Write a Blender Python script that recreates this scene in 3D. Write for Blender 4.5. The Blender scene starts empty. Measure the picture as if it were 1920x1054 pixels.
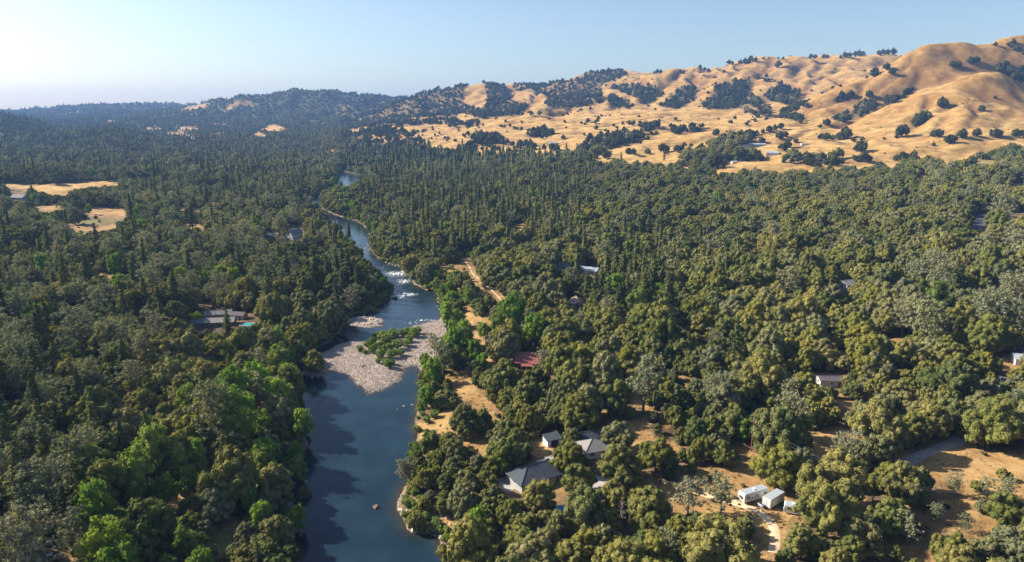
import bpy, bmesh, math, random
import numpy as np
from mathutils import Vector, Matrix
random.seed(7)
RNG = np.random.default_rng(7)
scn = bpy.context.scene
COL = scn.collection
rad = math.radians

# ------------------------------------------------------------------ camera, sky, sun, exposure
CAM_H = 110.0
PITCH = rad(13.7)
FPX = 1280.0
cd = bpy.data.cameras.new('camera')
cam = bpy.data.objects.new('camera', cd)
COL.objects.link(cam)
cam.location = (0, 0, CAM_H)
cam.rotation_euler = (rad(90) - PITCH, 0, 0)
cd.sensor_width = 36; cd.lens = 24
cd.clip_start = 1; cd.clip_end = 60000
scn.camera = cam

SUN_EL, SUN_AZ = 32.0, -72.0          # azimuth measured from the view direction, negative = left
world = bpy.data.worlds.new('World'); scn.world = world
world.use_nodes = True
wn = world.node_tree; wn.nodes.clear()
sky = wn.nodes.new('ShaderNodeTexSky'); sky.sky_type = 'NISHITA'; sky.sun_disc = False
sky.sun_elevation = rad(SUN_EL); sky.sun_rotation = rad(SUN_AZ)
sky.altitude = 300; sky.air_density = 1.0; sky.dust_density = 1.7; sky.ozone_density = 2.6
bg = wn.nodes.new('ShaderNodeBackground'); bg.inputs[1].default_value = 0.067
wo = wn.nodes.new('ShaderNodeOutputWorld')
wn.links.new(sky.outputs[0], bg.inputs[0]); wn.links.new(bg.outputs[0], wo.inputs[0])
sl = bpy.data.lights.new('sun', 'SUN'); sl.energy = 5.0; sl.angle = rad(0.55); sl.color = (1.0, 0.9, 0.76)
sun = bpy.data.objects.new('sun', sl); COL.objects.link(sun)
sd_ = Vector((math.sin(rad(SUN_AZ)) * math.cos(rad(SUN_EL)), math.cos(rad(SUN_AZ)) * math.cos(rad(SUN_EL)), math.sin(rad(SUN_EL))))
sun.rotation_euler = sd_.to_track_quat('Z', 'Y').to_euler()
scn.view_settings.view_transform = 'Standard'; scn.view_settings.look = 'None'
scn.view_settings.gamma = 1; scn.view_settings.use_curve_mapping = False
scn.view_settings.exposure = 1.34
scn.cycles.max_bounces = 5; scn.cycles.diffuse_bounces = 3; scn.cycles.volume_bounces = 0
scn.cycles.transparent_max_bounces = 8

# ------------------------------------------------------------------ helpers
def hash2(ix, iy, s):
    h = (ix.astype(np.int64) * 374761393 + iy.astype(np.int64) * 668265263 + s * 974634777) & 0xffffffff
    h = ((h ^ (h >> 13)) * 1274126177) & 0xffffffff
    return ((h ^ (h >> 16)) & 0xffffffff) / 4294967296.0
def noise(x, y, s=0):
    """gradient noise in about -1..1"""
    x = np.asarray(x, float); y = np.asarray(y, float)
    ix = np.floor(x); iy = np.floor(y); fx = x - ix; fy = y - iy
    u = fx * fx * fx * (fx * (fx * 6 - 15) + 10); v = fy * fy * fy * (fy * (fy * 6 - 15) + 10)
    def g(dx, dy):
        a = hash2(ix + dx, iy + dy, s) * 2 * math.pi
        return np.cos(a) * (fx - dx) + np.sin(a) * (fy - dy)
    a = g(0, 0) * (1 - u) + g(1, 0) * u; b = g(0, 1) * (1 - u) + g(1, 1) * u
    return (a * (1 - v) + b * v) * 1.5
def fbm(x, y, s=0, o=4):
    t = 0; a = 1.0; f = 1.0
    for k in range(o):
        t = t + a * noise(np.asarray(x) * f, np.asarray(y) * f, s + k * 17); a *= .5; f *= 2.03
    return t
def sstep(a, b, x):
    t = np.clip((x - a) / (b - a), 0, 1); return t * t * (3 - 2 * t)

def ray(px, py, z=0.0):
    """world point where the line of sight through photo pixel (px,py) meets height z"""
    a = PITCH + math.atan((py - 527) / FPX)
    Y = (CAM_H - z) / math.tan(a)
    d = Y * math.cos(PITCH) + (CAM_H - z) * math.sin(PITCH)
    return ((px - 960) / FPX * d, Y)
CP, SP = math.cos(PITCH), math.sin(PITCH)
def project(X, Y, Z):
    d = Y * CP + (CAM_H - Z) * SP
    up = -Y * SP * -1 * -1 + (Z - CAM_H) * CP    # component along the camera's up
    up = Y * SP + (Z - CAM_H) * CP
    return 960 + FPX * X / d, 527 - FPX * up / d, d

def inpoly(px, py, poly):
    px = np.asarray(px, float); py = np.asarray(py, float)
    ins = np.zeros(px.shape, bool); n = len(poly)
    for i in range(n):
        x1, y1 = poly[i]; x2, y2 = poly[(i + 1) % n]
        if y1 == y2: continue
        c = ((y1 > py) != (y2 > py)) & (px < (x2 - x1) * (py - y1) / (y2 - y1) + x1)
        ins ^= c
    return ins
def sdpoly(px, py, poly, closed=True):
    """distance to the polygon's edge, negative inside"""
    px = np.asarray(px, float); py = np.asarray(py, float)
    d = np.full(px.shape, 1e9); n = len(poly)
    for i in range(n if closed else n - 1):
        x1, y1 = poly[i]; x2, y2 = poly[(i + 1) % n]
        dx, dy = x2 - x1, y2 - y1; L = dx * dx + dy * dy + 1e-9
        t = np.clip(((px - x1) * dx + (py - y1) * dy) / L, 0, 1)
        d = np.minimum(d, np.hypot(px - x1 - t * dx, py - y1 - t * dy))
    return np.where(inpoly(px, py, poly), -d, d) if closed else d

def tag(o, label=None, cat=None, group=None, kind=None):
    if label: o['label'] = label
    if cat: o['category'] = cat
    if group: o['group'] = group
    if kind: o['kind'] = kind
    return o
def mesh_np(name, V, quads=None, tris=None, mats=(), midx=None, smooth=False):
    me = bpy.data.meshes.new(name)
    V = np.asarray(V, np.float32)
    me.vertices.add(len(V)); me.vertices.foreach_set('co', V.ravel())
    loops = []; starts = []; tot = 0
    if quads is not None and len(quads):
        q = np.asarray(quads, np.int32); loops.append(q.ravel()); starts.append(np.arange(len(q)) * 4); tot += len(q) * 4
    if tris is not None and len(tris):
        t = np.asarray(tris, np.int32); loops.append(t.ravel()); starts.append(np.arange(len(t)) * 3 + tot); tot += len(t) * 3
    L = np.concatenate(loops); S = np.concatenate(starts).astype(np.int32)
    me.loops.add(len(L)); me.loops.foreach_set('vertex_index', L)
    me.polygons.add(len(S)); me.polygons.foreach_set('loop_start', S)
    for m in mats: me.materials.append(m)
    if midx is not None: me.polygons.foreach_set('material_index', np.asarray(midx, np.int32))
    me.update(calc_edges=True)
    me.polygons.foreach_set('use_smooth', np.full(len(S), smooth))
    return me
def link(name, me, parent=None, loc=None, rot=None):
    o = bpy.data.objects.new(name, me); COL.objects.link(o)
    if parent is not None: o.parent = parent
    if loc is not None: o.location = loc
    if rot is not None: o.rotation_euler = rot
    return o
def empty(name, loc, rz=0, label=None, cat=None, group=None):
    o = bpy.data.objects.new(name, None); COL.objects.link(o)
    o.location = loc; o.rotation_euler = (0, 0, rz); o.empty_display_size = .5
    return tag(o, label, cat, group)

# ------------------------------------------------------------------ materials
def new_mat(name):
    m = bpy.data.materials.new(name); m.use_nodes = True
    nt = m.node_tree; nt.nodes.clear()
    out = nt.nodes.new('ShaderNodeOutputMaterial')
    return m, nt, out
def N(nt, t, **k):
    n = nt.nodes.new(t)
    for a, b in k.items(): setattr(n, a, b)
    return n
def mixc(nt, fac, a, b, blend='MIX'):
    n = nt.nodes.new('ShaderNodeMix'); n.data_type = 'RGBA'; n.blend_type = blend
    for sock, v in ((n.inputs[0], fac), (n.inputs[6], a), (n.inputs[7], b)):
        if isinstance(v, (int, float)): sock.default_value = v
        elif isinstance(v, tuple): sock.default_value = (*v, 1) if len(v) == 3 else v
        else: nt.links.new(v, sock)
    return n.outputs[2]
def ramp(nt, fac, stops):
    r = nt.nodes.new('ShaderNodeValToRGB'); e = r.color_ramp.elements
    while len(e) > 1: e.remove(e[-1])
    for i, (p, c) in enumerate(stops):
        k = e[0] if i == 0 else e.new(p)
        k.position = p; k.color = (*c, 1) if isinstance(c, tuple) else (c, c, c, 1)
    nt.links.new(fac, r.inputs[0]); return r.outputs[0]
def tex(nt, vec, scale, detail=4, rough=.55, dist=0):
    t = N(nt, 'ShaderNodeTexNoise'); t.inputs['Scale'].default_value = scale
    t.inputs['Detail'].default_value = detail; t.inputs['Roughness'].default_value = rough
    t.inputs['Distortion'].default_value = dist
    nt.links.new(vec, t.inputs['Vector']); return t.outputs['Fac']
def attr(nt, name):
    a = N(nt, 'ShaderNodeAttribute'); a.attribute_name = name; return a.outputs['Fac']
def math_(nt, op, a, b=0.0):
    n = N(nt, 'ShaderNodeMath', operation=op)
    for i, v in enumerate((a, b)):
        if isinstance(v, (int, float)): n.inputs[i].default_value = v
        else: nt.links.new(v, n.inputs[i])
    return n.outputs[0]
def solid(name, col, rough=.8, metal=0.0, var=.18, scale=1.5, spec=.3):
    """a painted / weathered surface with fine blotches"""
    m, nt, out = new_mat(name)
    b = N(nt, 'ShaderNodeBsdfPrincipled'); b.inputs['Roughness'].default_value = rough
    b.inputs['Metallic'].default_value = metal; b.inputs['Specular IOR Level'].default_value = spec
    tc = N(nt, 'ShaderNodeTexCoord').outputs['Object']
    f = tex(nt, tc, scale, 5, .65)
    dark = tuple(max(0, c * (1 - var)) for c in col); lite = tuple(min(1, c * (1 + var)) for c in col)
    nt.links.new(ramp(nt, f, [(.3, dark), (.7, lite)]), b.inputs['Base Color'])
    nt.links.new(b.outputs[0], out.inputs[0]); return m
def leaf_mat(name, cols, trans=.22, rough=.6):
    """foliage: per-tree tint from the object's random number, per-clump tint from noise"""
    m, nt, out = new_mat(name)
    oi = N(nt, 'ShaderNodeObjectInfo').outputs['Random']
    n = len(cols)
    base = ramp(nt, oi, [((i + .5) / n, c) for i, c in enumerate(cols)])
    tc = N(nt, 'ShaderNodeTexCoord').outputs['Object']
    f = tex(nt, tc, .9, 3, .6)
    v = ramp(nt, f, [(.3, (.68, .72, .72)), (.5, (1, 1, 1)), (.72, (1.34, 1.28, 1.15))])
    f2 = tex(nt, tc, 5.0, 2, .6)
    v2 = ramp(nt, f2, [(.3, .72), (.7, 1.3)])
    c = mixc(nt, 1.0, mixc(nt, 1.0, base, v, 'MULTIPLY'), v2, 'MULTIPLY')
    # stands of one kind or age: slow change of tint over the land
    gp = N(nt, 'ShaderNodeNewGeometry').outputs['Position']
    c = mixc(nt, 1.0, c, ramp(nt, tex(nt, gp, .011, 3, .6), [(.36, (.66, .76, .76)), (.5, (.98, 1.0, .98)), (.64, (1.17, 1.15, 1.0))]), 'MULTIPLY')
    d = N(nt, 'ShaderNodeBsdfDiffuse'); nt.links.new(c, d.inputs[0])
    t = N(nt, 'ShaderNodeBsdfTranslucent'); nt.links.new(mixc(nt, 1.0, c, (1.1, 1.25, .5), 'MULTIPLY'), t.inputs[0])
    ms = N(nt, 'ShaderNodeMixShader'); ms.inputs[0].default_value = trans
    nt.links.new(d.outputs[0], ms.inputs[1]); nt.links.new(t.outputs[0], ms.inputs[2])
    nt.links.new(ms.outputs[0], out.inputs[0]); return m
M = {}
M['oak'] = leaf_mat('oak_leaf', [(.16, .15, .038), (.105, .118, .036), (.185, .165, .055), (.15, .15, .085), (.13, .138, .036), (.21, .185, .062), (.088, .105, .036), (.17, .16, .075)], .2)
M['field_oak'] = leaf_mat('field_oak_leaf', [(.05, .058, .026), (.06, .066, .03), (.045, .055, .03)], .1)
M['pine'] = leaf_mat('grey_pine_needle', [(.22, .22, .13), (.25, .24, .155), (.19, .195, .11), (.25, .225, .15)], .22)
M['conifer'] = leaf_mat('conifer_needle', [(.105, .112, .042), (.125, .125, .052), (.09, .10, .042)], .18)
M['bright'] = leaf_mat('riverside_leaf', [(.17, .26, .045), (.13, .2, .045), (.21, .29, .05), (.19, .22, .07)], .36)
M['lime'] = leaf_mat('lime_leaf', [(.24, .27, .04), (.2, .25, .035)], .3)
M['straw'] = leaf_mat('straw', [(.34, .25, .11), (.28, .19, .08), (.38, .3, .15)], .2)
M['willow'] = leaf_mat('willow_leaf', [(.18, .225, .055), (.21, .24, .075), (.14, .19, .05)], .3)
M['brush'] = leaf_mat('brush_leaf', [(.11, .105, .05), (.08, .09, .04), (.14, .125, .07)], .2)
M['deadwood'] = solid('dead_wood', (.30, .25, .21), .95, var=.3, scale=3)
M['bark'] = solid('bark', (.13, .10, .075), .95, var=.35, scale=3)
M['palebark'] = solid('pale_bark', (.17, .145, .115), .95, var=.3, scale=3)
HAZE_D = 0.000065
# ------------------------------------------------------------------ terrain heights
def zpix(y, Y): return CAM_H - Y * math.tan(PITCH + math.atan((y - 527) / FPX))
def row_px(Y, pts): return Y, [(x, zpix(y, Y)) for x, y in pts]
ROWS = [
 (-150, [(-900, 12), (300, 6), (700, 3), (1000, 5), (1500, 9), (2600, 20)]),
 (200, [(-600, 14), (0, 9), (350, 5), (700, 3), (1000, 5), (1300, 8), (1900, 13), (2500, 20)]),
 (400, [(-600, 16), (0, 9), (400, 5), (750, 3), (1000, 5), (1300, 10), (1900, 18), (2500, 28)]),
 (700, [(-500, 14), (0, 8), (300, 5), (620, 2), (900, 5), (1200, 12), (1500, 20), (1800, 28), (2500, 45)]),
 (1000, [(-500, 22), (0, 11), (300, 6), (600, 2), (800, 3), (1000, 10), (1300, 28), (1600, 36), (1900, 50), (2500, 75)]),
 (1150, [(-500, 26), (0, 12), (300, 6), (600, 2), (800, 5), (1000, 18), (1200, 34), (1400, 50), (1600, 56), (1800, 80), (1900, 78), (2500, 95)]),
 (1300, [(-500, 30), (0, 12), (300, 6), (600, 2), (800, 6), (900, 20), (1000, 28), (1200, 46), (1400, 62), (1600, 74), (1700, 95), (1800, 125), (1900, 118), (2500, 130)]),
 (1450, [(-500, 34), (0, 13), (300, 7), (600, 3), (750, 10), (900, 36), (1000, 42), (1200, 62), (1400, 80), (1500, 88), (1580, 98), (1647, 125), (1713, 161), (1780, 186), (1847, 199), (1920, 166), (2100, 160), (2500, 190)]),
 (1550, [(-500, 38), (0, 14), (300, 8), (600, 3), (700, 8), (800, 26), (900, 45), (1000, 50), (1200, 74), (1400, 90), (1500, 100), (1600, 116), (1660, 138), (1720, 165), (1800, 190), (1920, 180), (2500, 220)]),
 (1680, [(-500, 44), (0, 16), (300, 10), (600, 4), (700, 15), (800, 42), (900, 56), (1000, 62), (1200, 88), (1400, 100), (1467, 104)] + [(x, zpix(y, 1680)) for x, y in ((1513, 186), (1563, 163), (1613, 141), (1663, 111), (1703, 86), (1745, 75), (1785, 78), (1815, 83), (1850, 72), (1890, 69), (1930, 72), (2050, 85), (2500, 100))]),
 (1850, [(-500, 55), (0, 18), (300, 12), (600, 6), (700, 35), (800, 55), (900, 68), (1000, 82), (1200, 108), (1400, 118), (1500, 130), (1600, 165), (1700, 215), (1800, 240), (1920, 245), (2500, 230)]),
 (2050, [(-500, 70), (0, 24), (120, 30), (200, 40), (300, 22), (600, 8), (650, 25), (700, 55), (800, 65), (900, 80), (950, 98), (1000, 118), (1050, 102), (1120, 118), (1200, 128), (1300, 136), (1400, 142), (1500, 158), (1600, 180), (1800, 200), (2500, 200)]),
 row_px(2350, [(-500, 190), (0, 235), (120, 255), (200, 243), (290, 262), (500, 262), (600, 262), (650, 248), (700, 238), (780, 232), (850, 222), (900, 214), (950, 212), (1000, 197), (1050, 200), (1100, 186), (1150, 182), (1200, 178), (1250, 175), (1330, 165), (1400, 150), (1500, 145), (1600, 140), (2500, 150)]),
 row_px(2800, [(-500, 185), (0, 214), (50, 227), (100, 244), (180, 258), (300, 258), (400, 252), (470, 252), (520, 240), (560, 252), (620, 250), (680, 236), (740, 226), (800, 212), (860, 198), (900, 180), (950, 190), (1000, 178), (1060, 176), (1120, 166), (1173, 146), (1223, 139), (1280, 133), (1330, 128), (1380, 120), (1423, 113), (1467, 110), (1513, 113), (1580, 108), (1640, 104), (1700, 102), (1800, 100), (2500, 105)]),
 row_px(3300, [(-500, 190), (0, 226), (100, 238), (200, 238), (300, 238), (340, 232), (420, 240), (520, 232), (600, 232), (660, 226), (700, 214), (767, 184), (820, 172), (867, 164), (907, 154), (930, 157), (973, 160), (1040, 160), (1073, 154), (1123, 134), (1157, 132), (1180, 142), (1300, 150), (1500, 130), (2500, 125)]),
 row_px(3800, [(-500, 195), (0, 225), (150, 226), (250, 222), (333, 222), (400, 215), (470, 215), (560, 208), (640, 208), (700, 200), (767, 196), (900, 175), (1200, 165), (1600, 150), (2500, 150)]),
 row_px(4400, [(-500, 195), (0, 224), (150, 222), (250, 216), (300, 212), (335, 208), (393, 193), (467, 184), (533, 174), (583, 168), (610, 171), (640, 177), (673, 182), (720, 184), (767, 185), (900, 180), (1500, 170), (2500, 170)]),
 row_px(5200, [(-500, 198), (0, 218), (150, 212), (250, 208), (350, 206), (500, 200), (800, 198), (1500, 190), (2500, 190)]),
 row_px(6400, [(-500, 206), (0, 210), (50, 208), (110, 203), (167, 200), (233, 197), (300, 197), (350, 198), (420, 201), (600, 202), (1000, 200), (2500, 200)]),
 (7600, [(-500, 40), (600, 40), (2500, 100)]),
 (9500, [(-500, 30), (600, 30), (2500, 60)]),
]
TY = np.array([r[0] for r in ROWS], float)
XC = np.linspace(-600, 2600, 321)
TZ = np.array([np.interp(XC, *zip(*r[1])) for r in ROWS])
ker = np.exp(-0.5 * (np.arange(-4, 5) / 1.3) ** 2); ker /= ker.sum()
TZ = np.array([np.convolve(np.pad(r, 4, 'edge'), ker, 'valid') for r in TZ])
def pchip(xs, Z, xq):
    h = np.diff(xs)[:, None]; dl = np.diff(Z, axis=0) / h
    m = np.zeros_like(Z); m[0] = dl[0]; m[-1] = dl[-1]
    w1 = 2 * h[1:] + h[:-1]; w2 = h[1:] + 2 * h[:-1]
    same = dl[:-1] * dl[1:] > 0
    with np.errstate(divide='ignore', invalid='ignore'):
        hm = (w1 + w2) / (w1 / dl[:-1] + w2 / dl[1:])
    m[1:-1] = np.where(same, hm, 0)
    i = np.clip(np.searchsorted(xs, xq) - 1, 0, len(xs) - 2)
    H = (xs[i + 1] - xs[i])[:, None]; t = ((xq - xs[i])[:, None]) / H
    return ((2*t**3 - 3*t**2 + 1) * Z[i] + (t**3 - 2*t**2 + t) * H * m[i] + (-2*t**3 + 3*t**2) * Z[i+1] + (t**3 - t**2) * H * m[i+1])
YD = np.concatenate([np.arange(-150, 1000, 20), np.arange(1000, 9501, 25)]).astype(float)
ZD = pchip(TY, TZ, YD)
def base_h(X, Y):
    den = np.maximum(Y, 150) * CP + CAM_H * .8 * SP * np.clip(1 - Y / 2500, 0, 1)
    xi = np.clip((960 + FPX * X / den - XC[0]) / (XC[1] - XC[0]), 0, len(XC) - 1.001)
    yi = np.interp(Y, YD, np.arange(len(YD))); yi = np.clip(yi, 0, len(YD) - 1.001)
    i = xi.astype(int); j = yi.astype(int); a = xi - i; b = yi - j
    return (ZD[j, i] * (1-a) + ZD[j, i+1] * a) * (1-b) + (ZD[j+1, i] * (1-a) + ZD[j+1, i+1] * a) * b

# river outline from photo pixels, on the water level z = 0
RIVER_PX = [(556, 1400), (556, 1054), (548, 1000), (536, 950), (534, 915), (560, 880), (572, 845), (576, 807), (568, 760), (562, 720), (560, 690), (570, 665), (600, 650), (632, 632), (640, 606), (660, 588),
            (695, 578), (716, 566), (733, 552), (737, 540), (722, 528), (706, 512), (680, 490), (670, 470), (640, 448), (622, 425), (604, 408), (570, 398), (548, 388), (560, 378), (600, 368), (625, 352), (632, 340), (628, 328), (640, 321),
            (684, 330), (682, 340), (665, 350), (640, 362), (600, 380), (606, 393), (628, 403), (650, 409), (674, 417), (692, 432), (696, 450), (692, 461), (700, 475), (716, 488), (752, 500), (766, 518), (784, 538), (815, 549), (829, 575), (827, 600), (826, 640), (806, 672), (790, 690),
            (787, 720), (786, 745), (781, 770), (779, 800), (782, 826), (776, 850), (774, 880), (763, 905), (752, 928), (748, 958), (772, 1000), (812, 1003), (832, 1020), (852, 1054), (900, 1400)]
RIVER = [ray(x, y) for x, y in RIVER_PX]
RIVER = [(x, max(y, -140)) if y > 0 else (x, -140) for x, y in RIVER]
RIVER.insert(0, (-46, -160)); RIVER.append((2, -160))
BAR = [ray(x, y) for x, y in [(560, 702), (582, 684), (605, 664), (632, 648), (662, 640), (700, 641), (742, 625), (790, 608), (840, 596), (860, 620), (850, 660), (800, 690), (786, 688), (768, 684), (757, 694), (742, 716), (716, 729), (694, 737), (672, 720), (650, 703), (628, 696), (590, 704)]]
ROCKBAR = [ray(x, y) for x, y in [(640, 600), (668, 594), (700, 594), (722, 601), (720, 611), (690, 615), (655, 610), (640, 606)]]
SPIT = [ray(x, y) for x, y in [(668, 585), (690, 565), (712, 548), (733, 545), (738, 553), (722, 566), (700, 580), (680, 590)]]

def base_hit(px, py):
    yy = np.concatenate([np.arange(800, 1500, 4.0), np.arange(1500, 5200, 10.0)]); z = CAM_H - yy * math.tan(PITCH + math.atan((py - 527) / FPX))
    xx = (px - 960) / FPX * (yy * CP + (CAM_H - z) * SP); h = np.nonzero(base_h(xx, yy) >= z)[0]; k = h[0] if len(h) else -1
    return (float(xx[k]), float(yy[k]))
GULLY = [(g[0], g[1], [base_hit(*p) for p in g[2:]]) for g in [
 (15, 26, (1730, 146), (1692, 178), (1645, 200), (1595, 222), (1560, 233)), (10, 22, (1592, 180), (1548, 194), (1503, 207), (1466, 222)), (8, 13, (1742, 182), (1728, 214), (1702, 246)), (5, 11, (1832, 200), (1822, 232), (1806, 252)), (4, 10, (1790, 190), (1772, 225), (1760, 250)),
 (9, 16, (1655, 125), (1625, 160), (1600, 180)), (7, 14, (1770, 100), (1745, 118), (1728, 145)), (10, 22, (1900, 95), (1880, 120), (1925, 150)), (7, 12, (1720, 95), (1700, 120), (1672, 150), (1640, 175)),
 (16, 26, (1500, 118), (1492, 145), (1480, 172), (1500, 190)), (16, 28, (1450, 116), (1425, 135), (1408, 160), (1372, 196)), (14, 26, (1350, 130), (1322, 150), (1292, 186)), (14, 24, (1272, 143), (1240, 162), (1212, 190)), (14, 26, (1205, 152), (1180, 174), (1152, 202)), (12, 22, (1582, 114), (1548, 140), (1512, 165), (1490, 186)),
 (12, 20, (1392, 124), (1372, 150), (1342, 190)), (14, 26, (1090, 168), (1072, 198), (1042, 214)), (18, 30, (958, 166), (940, 190), (920, 214)), (16, 30, (880, 172), (852, 200), (822, 216)), (14, 30, (820, 188), (790, 210), (760, 222)), (12, 24, (1020, 165), (1000, 185), (985, 208)), (12, 20, (1540, 116), (1520, 140)), (10, 18, (1310, 132), (1300, 150)), (10, 18, (1430, 118), (1445, 135), (1470, 150)),
 (4, 16, (1320, 243), (1212, 254), (1110, 282), (1070, 298)), (3.5, 10, (1545, 240), (1480, 262), (1400, 274)), (3, 9, (1300, 215), (1180, 228), (1060, 240)), (3, 10, (1000, 225), (900, 240), (800, 262)), (3, 10, (1180, 262), (1050, 250), (960, 256)),
 (26, 60, (560, 180), (545, 205), (520, 225)), (26, 60, (470, 188), (450, 208), (430, 222)), (24, 60, (640, 182), (620, 205), (600, 225)), (22, 60, (700, 190), (680, 215)), (24, 60, (390, 200), (380, 220)), (20, 60, (250, 205), (220, 225), (160, 235)), (20, 60, (120, 210), (100, 228)), (14, 40, (40, 232), (60, 250))]]
def height(X, Y):
    X = np.asarray(X, float); Y = np.asarray(Y, float)
    z = base_h(X, Y)
    # rounded spurs and sharp gullies on the hills
    amp = np.clip((z - 45) / 110, 0, 1) * 24 * sstep(1050, 1500, Y)
    wx = X + 60 * fbm(X / 420, Y / 420, 3, 2); wy = Y + 60 * fbm(X / 420, Y / 420, 9, 2)
    r1 = np.abs(noise(wx / 210 + wy / 900, wy / 420, 21)); r2 = np.abs(noise(wx / 80, wy / 190, 33)); r3 = np.abs(noise(wx / 36 + wy / 200, wy / 95, 35))
    right = sstep(.38, .5, X / np.maximum(Y, 1)) * (1 - sstep(1800, 2000, Y))
    hill = (r1 - .32) * (.95 - .3 * right) + (r2 - .3) * (.42 - .05 * right) + (r3 - .3) * .1
    z = z + amp * hill * (1 + .5 * sstep(2000, 3000, Y))
    far = (Y > 900) & (Y < 5500)
    if far.any():
        xf, yf = X[far] + 14 * fbm(X[far] / 90, Y[far] / 90, 15, 2), Y[far] + 14 * fbm(X[far] / 90, Y[far] / 90, 16, 2); cut = np.zeros(xf.shape)
        for dep, wid, pl in GULLY:
            q = sdpoly(xf, yf, pl, False); cut = np.maximum(cut, dep * np.exp(-np.abs(q / wid) ** 1.3))
        z = z.copy(); z[far] -= cut
    roll = sstep(900, 1100, Y) * 3.0 + 1.0
    z = z + 4.5 * sstep(260, 420, Y) * (1 - sstep(1300, 1900, Y)) * fbm(X / 120, Y / 120, 6, 2)
    z = z + roll * fbm(X / 70, Y / 70, 5, 3) * 1.3 + .35 * fbm(X / 13, Y / 13, 11, 2) * (Y < 900)
    # the river cut
    near = (np.abs(X) < 420) & (Y < 1700)
    out = z.copy()
    if near.any():
        xn, yn, zn = X[near], Y[near], np.maximum(z[near], 1.6)
        wob = 1.6 * fbm(xn / 14, yn / 14, 41, 3)
        sd = sdpoly(xn, yn, RIVER) + wob * np.clip(yn / 300, .3, 1)
        bank = sstep(0, 22, sd)
        hb = .15 + np.clip(sd, 0, 4) * .22 + (zn - .9) * bank
        bed = np.maximum(sd * .28, -3.2)
        hh = np.where(sd > 0, hb, bed)
        sb = sdpoly(xn, yn, BAR) + .8 * fbm(xn / 5, yn / 5, 43, 2)
        hh = np.where(sb < 3, np.maximum(hh, np.clip(-sb * .16, -1.2, .75) + .16 * fbm(xn / 6, yn / 6, 44, 2)), hh)
        sr = sdpoly(xn, yn, ROCKBAR)
        hh = np.where(sr < 2, np.maximum(hh, np.clip(-sr * .3, -.8, .9)), hh)
        ss = sdpoly(xn, yn, SPIT)
        hh = np.where(ss < 3, np.maximum(hh, np.clip(-ss * .3, -.8, 1.2)), hh)
        out[near] = hh
    return out

# grid: rows in Y, columns fan out with distance
ys = [-150.0]
while ys[-1] < 9400:
    y = ys[-1]
    ys.append(y + (10 if y < 110 else 1.35 if y < 430 else max(1.35, (y - 430) * .004 + 1.35) if y < 1500 else y * .0042 if y < 3400 else y * .008))
GY = np.array(ys); NC = 720
GU = np.linspace(-1.12, 1.12, NC)
GX2 = GU[None, :] * (GY[:, None] + 220); GY2 = np.repeat(GY[:, None], NC, 1)
GZ = height(GX2, GY2)
NR = len(GY)
def hgt(x, y):
    """height of the built ground mesh at a point (arrays or numbers)"""
    x = np.asarray(x, float); y = np.asarray(y, float)
    j = np.clip(np.interp(y, GY, np.arange(NR)), 0, NR - 1.001)
    i = np.clip((x / (y + 220) + 1.12) / 2.24 * (NC - 1), 0, NC - 1.001)
    jj = j.astype(int); ii = i.astype(int); b = j - jj; a = i - ii
    return (GZ[jj, ii] * (1-a) + GZ[jj, ii+1] * a) * (1-b) + (GZ[jj+1, ii] * (1-a) + GZ[jj+1, ii+1] * a) * b
RY = np.concatenate([np.arange(120, 1200, 1.0), np.geomspace(1200, 9000, 1500)])
def ground(px, py):
    """first ground point on the sight line through a photo pixel"""
    t = math.tan(PITCH + math.atan((py - 527) / FPX))
    z = CAM_H - RY * t
    X = (px - 960) / FPX * (RY * CP + (CAM_H - z) * SP)
    hit = np.nonzero(np.maximum(hgt(X, RY), 0) >= z)[0]
    k = hit[0] if len(hit) else len(RY) - 1
    return float(X[k]), float(RY[k]), float(max(hgt(X[k], RY[k]), 0))
def W(px, py):
    x, y, z = ground(px, py); return (x, y)

# ------------------------------------------------------------------ what the photograph shows open: pixel areas, looked up when the ground is coloured and trees are set out
MW, MH = 960, 527
gx, gy = np.meshgrid(np.arange(-100, MW + 100) * 2 + 1, np.arange(MH + 40) * 2 + 1)
def paint(mask, poly, val):
    x0 = min(p[0] for p in poly); x1 = max(p[0] for p in poly); y0 = min(p[1] for p in poly); y1 = max(p[1] for p in poly)
    i0, i1 = max(0, int(x0 // 2) + 99), min(mask.shape[1], int(x1 // 2) + 102); j0, j1 = max(0, int(y0 // 2) - 1), min(mask.shape[0], int(y1 // 2) + 2)
    if i1 <= i0 or j1 <= j0: return
    s = inpoly(gx[j0:j1, i0:i1], gy[j0:j1, i0:i1], poly); mask[j0:j1, i0:i1][s] = val
def ell(cx, cy, rx, ry): return [(cx + rx * math.cos(t), cy + ry * math.sin(t)) for t in np.linspace(0, 2 * math.pi, 14)[:-1]]
def look(mask, px, py):
    i = np.clip((np.asarray(px) // 2 + 100).astype(int), 0, mask.shape[1] - 1); j = np.clip((np.asarray(py) // 2).astype(int), 0, mask.shape[0] - 1)
    return mask[j, i]
KEEP = np.zeros(gx.shape, np.uint8)       # 1 = nothing may stand in front of this
WATER_VIS = [(562, 1090), (556, 1054), (566, 1039), (556, 955), (545, 916), (584, 883), (589, 844), (592, 807), (584, 760), (577, 742), (577, 702), (590, 672), (642, 625), (652, 597), (690, 590),
             (725, 575), (737, 560), (740, 545), (713, 513), (687, 487), (680, 467), (647, 447), (633, 413), (617, 403), (673, 417), (693, 447), (687, 460), (713, 487), (753, 500), (783, 540), (817, 550), (828, 577), (825, 597), (822, 645), (785, 685), (785, 742), (779, 760), (781, 816), (775, 872), (752, 927), (746, 955), (773, 1003), (815, 1005), (849, 1054), (870, 1090)]
paint(KEEP, WATER_VIS, 1)
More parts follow.
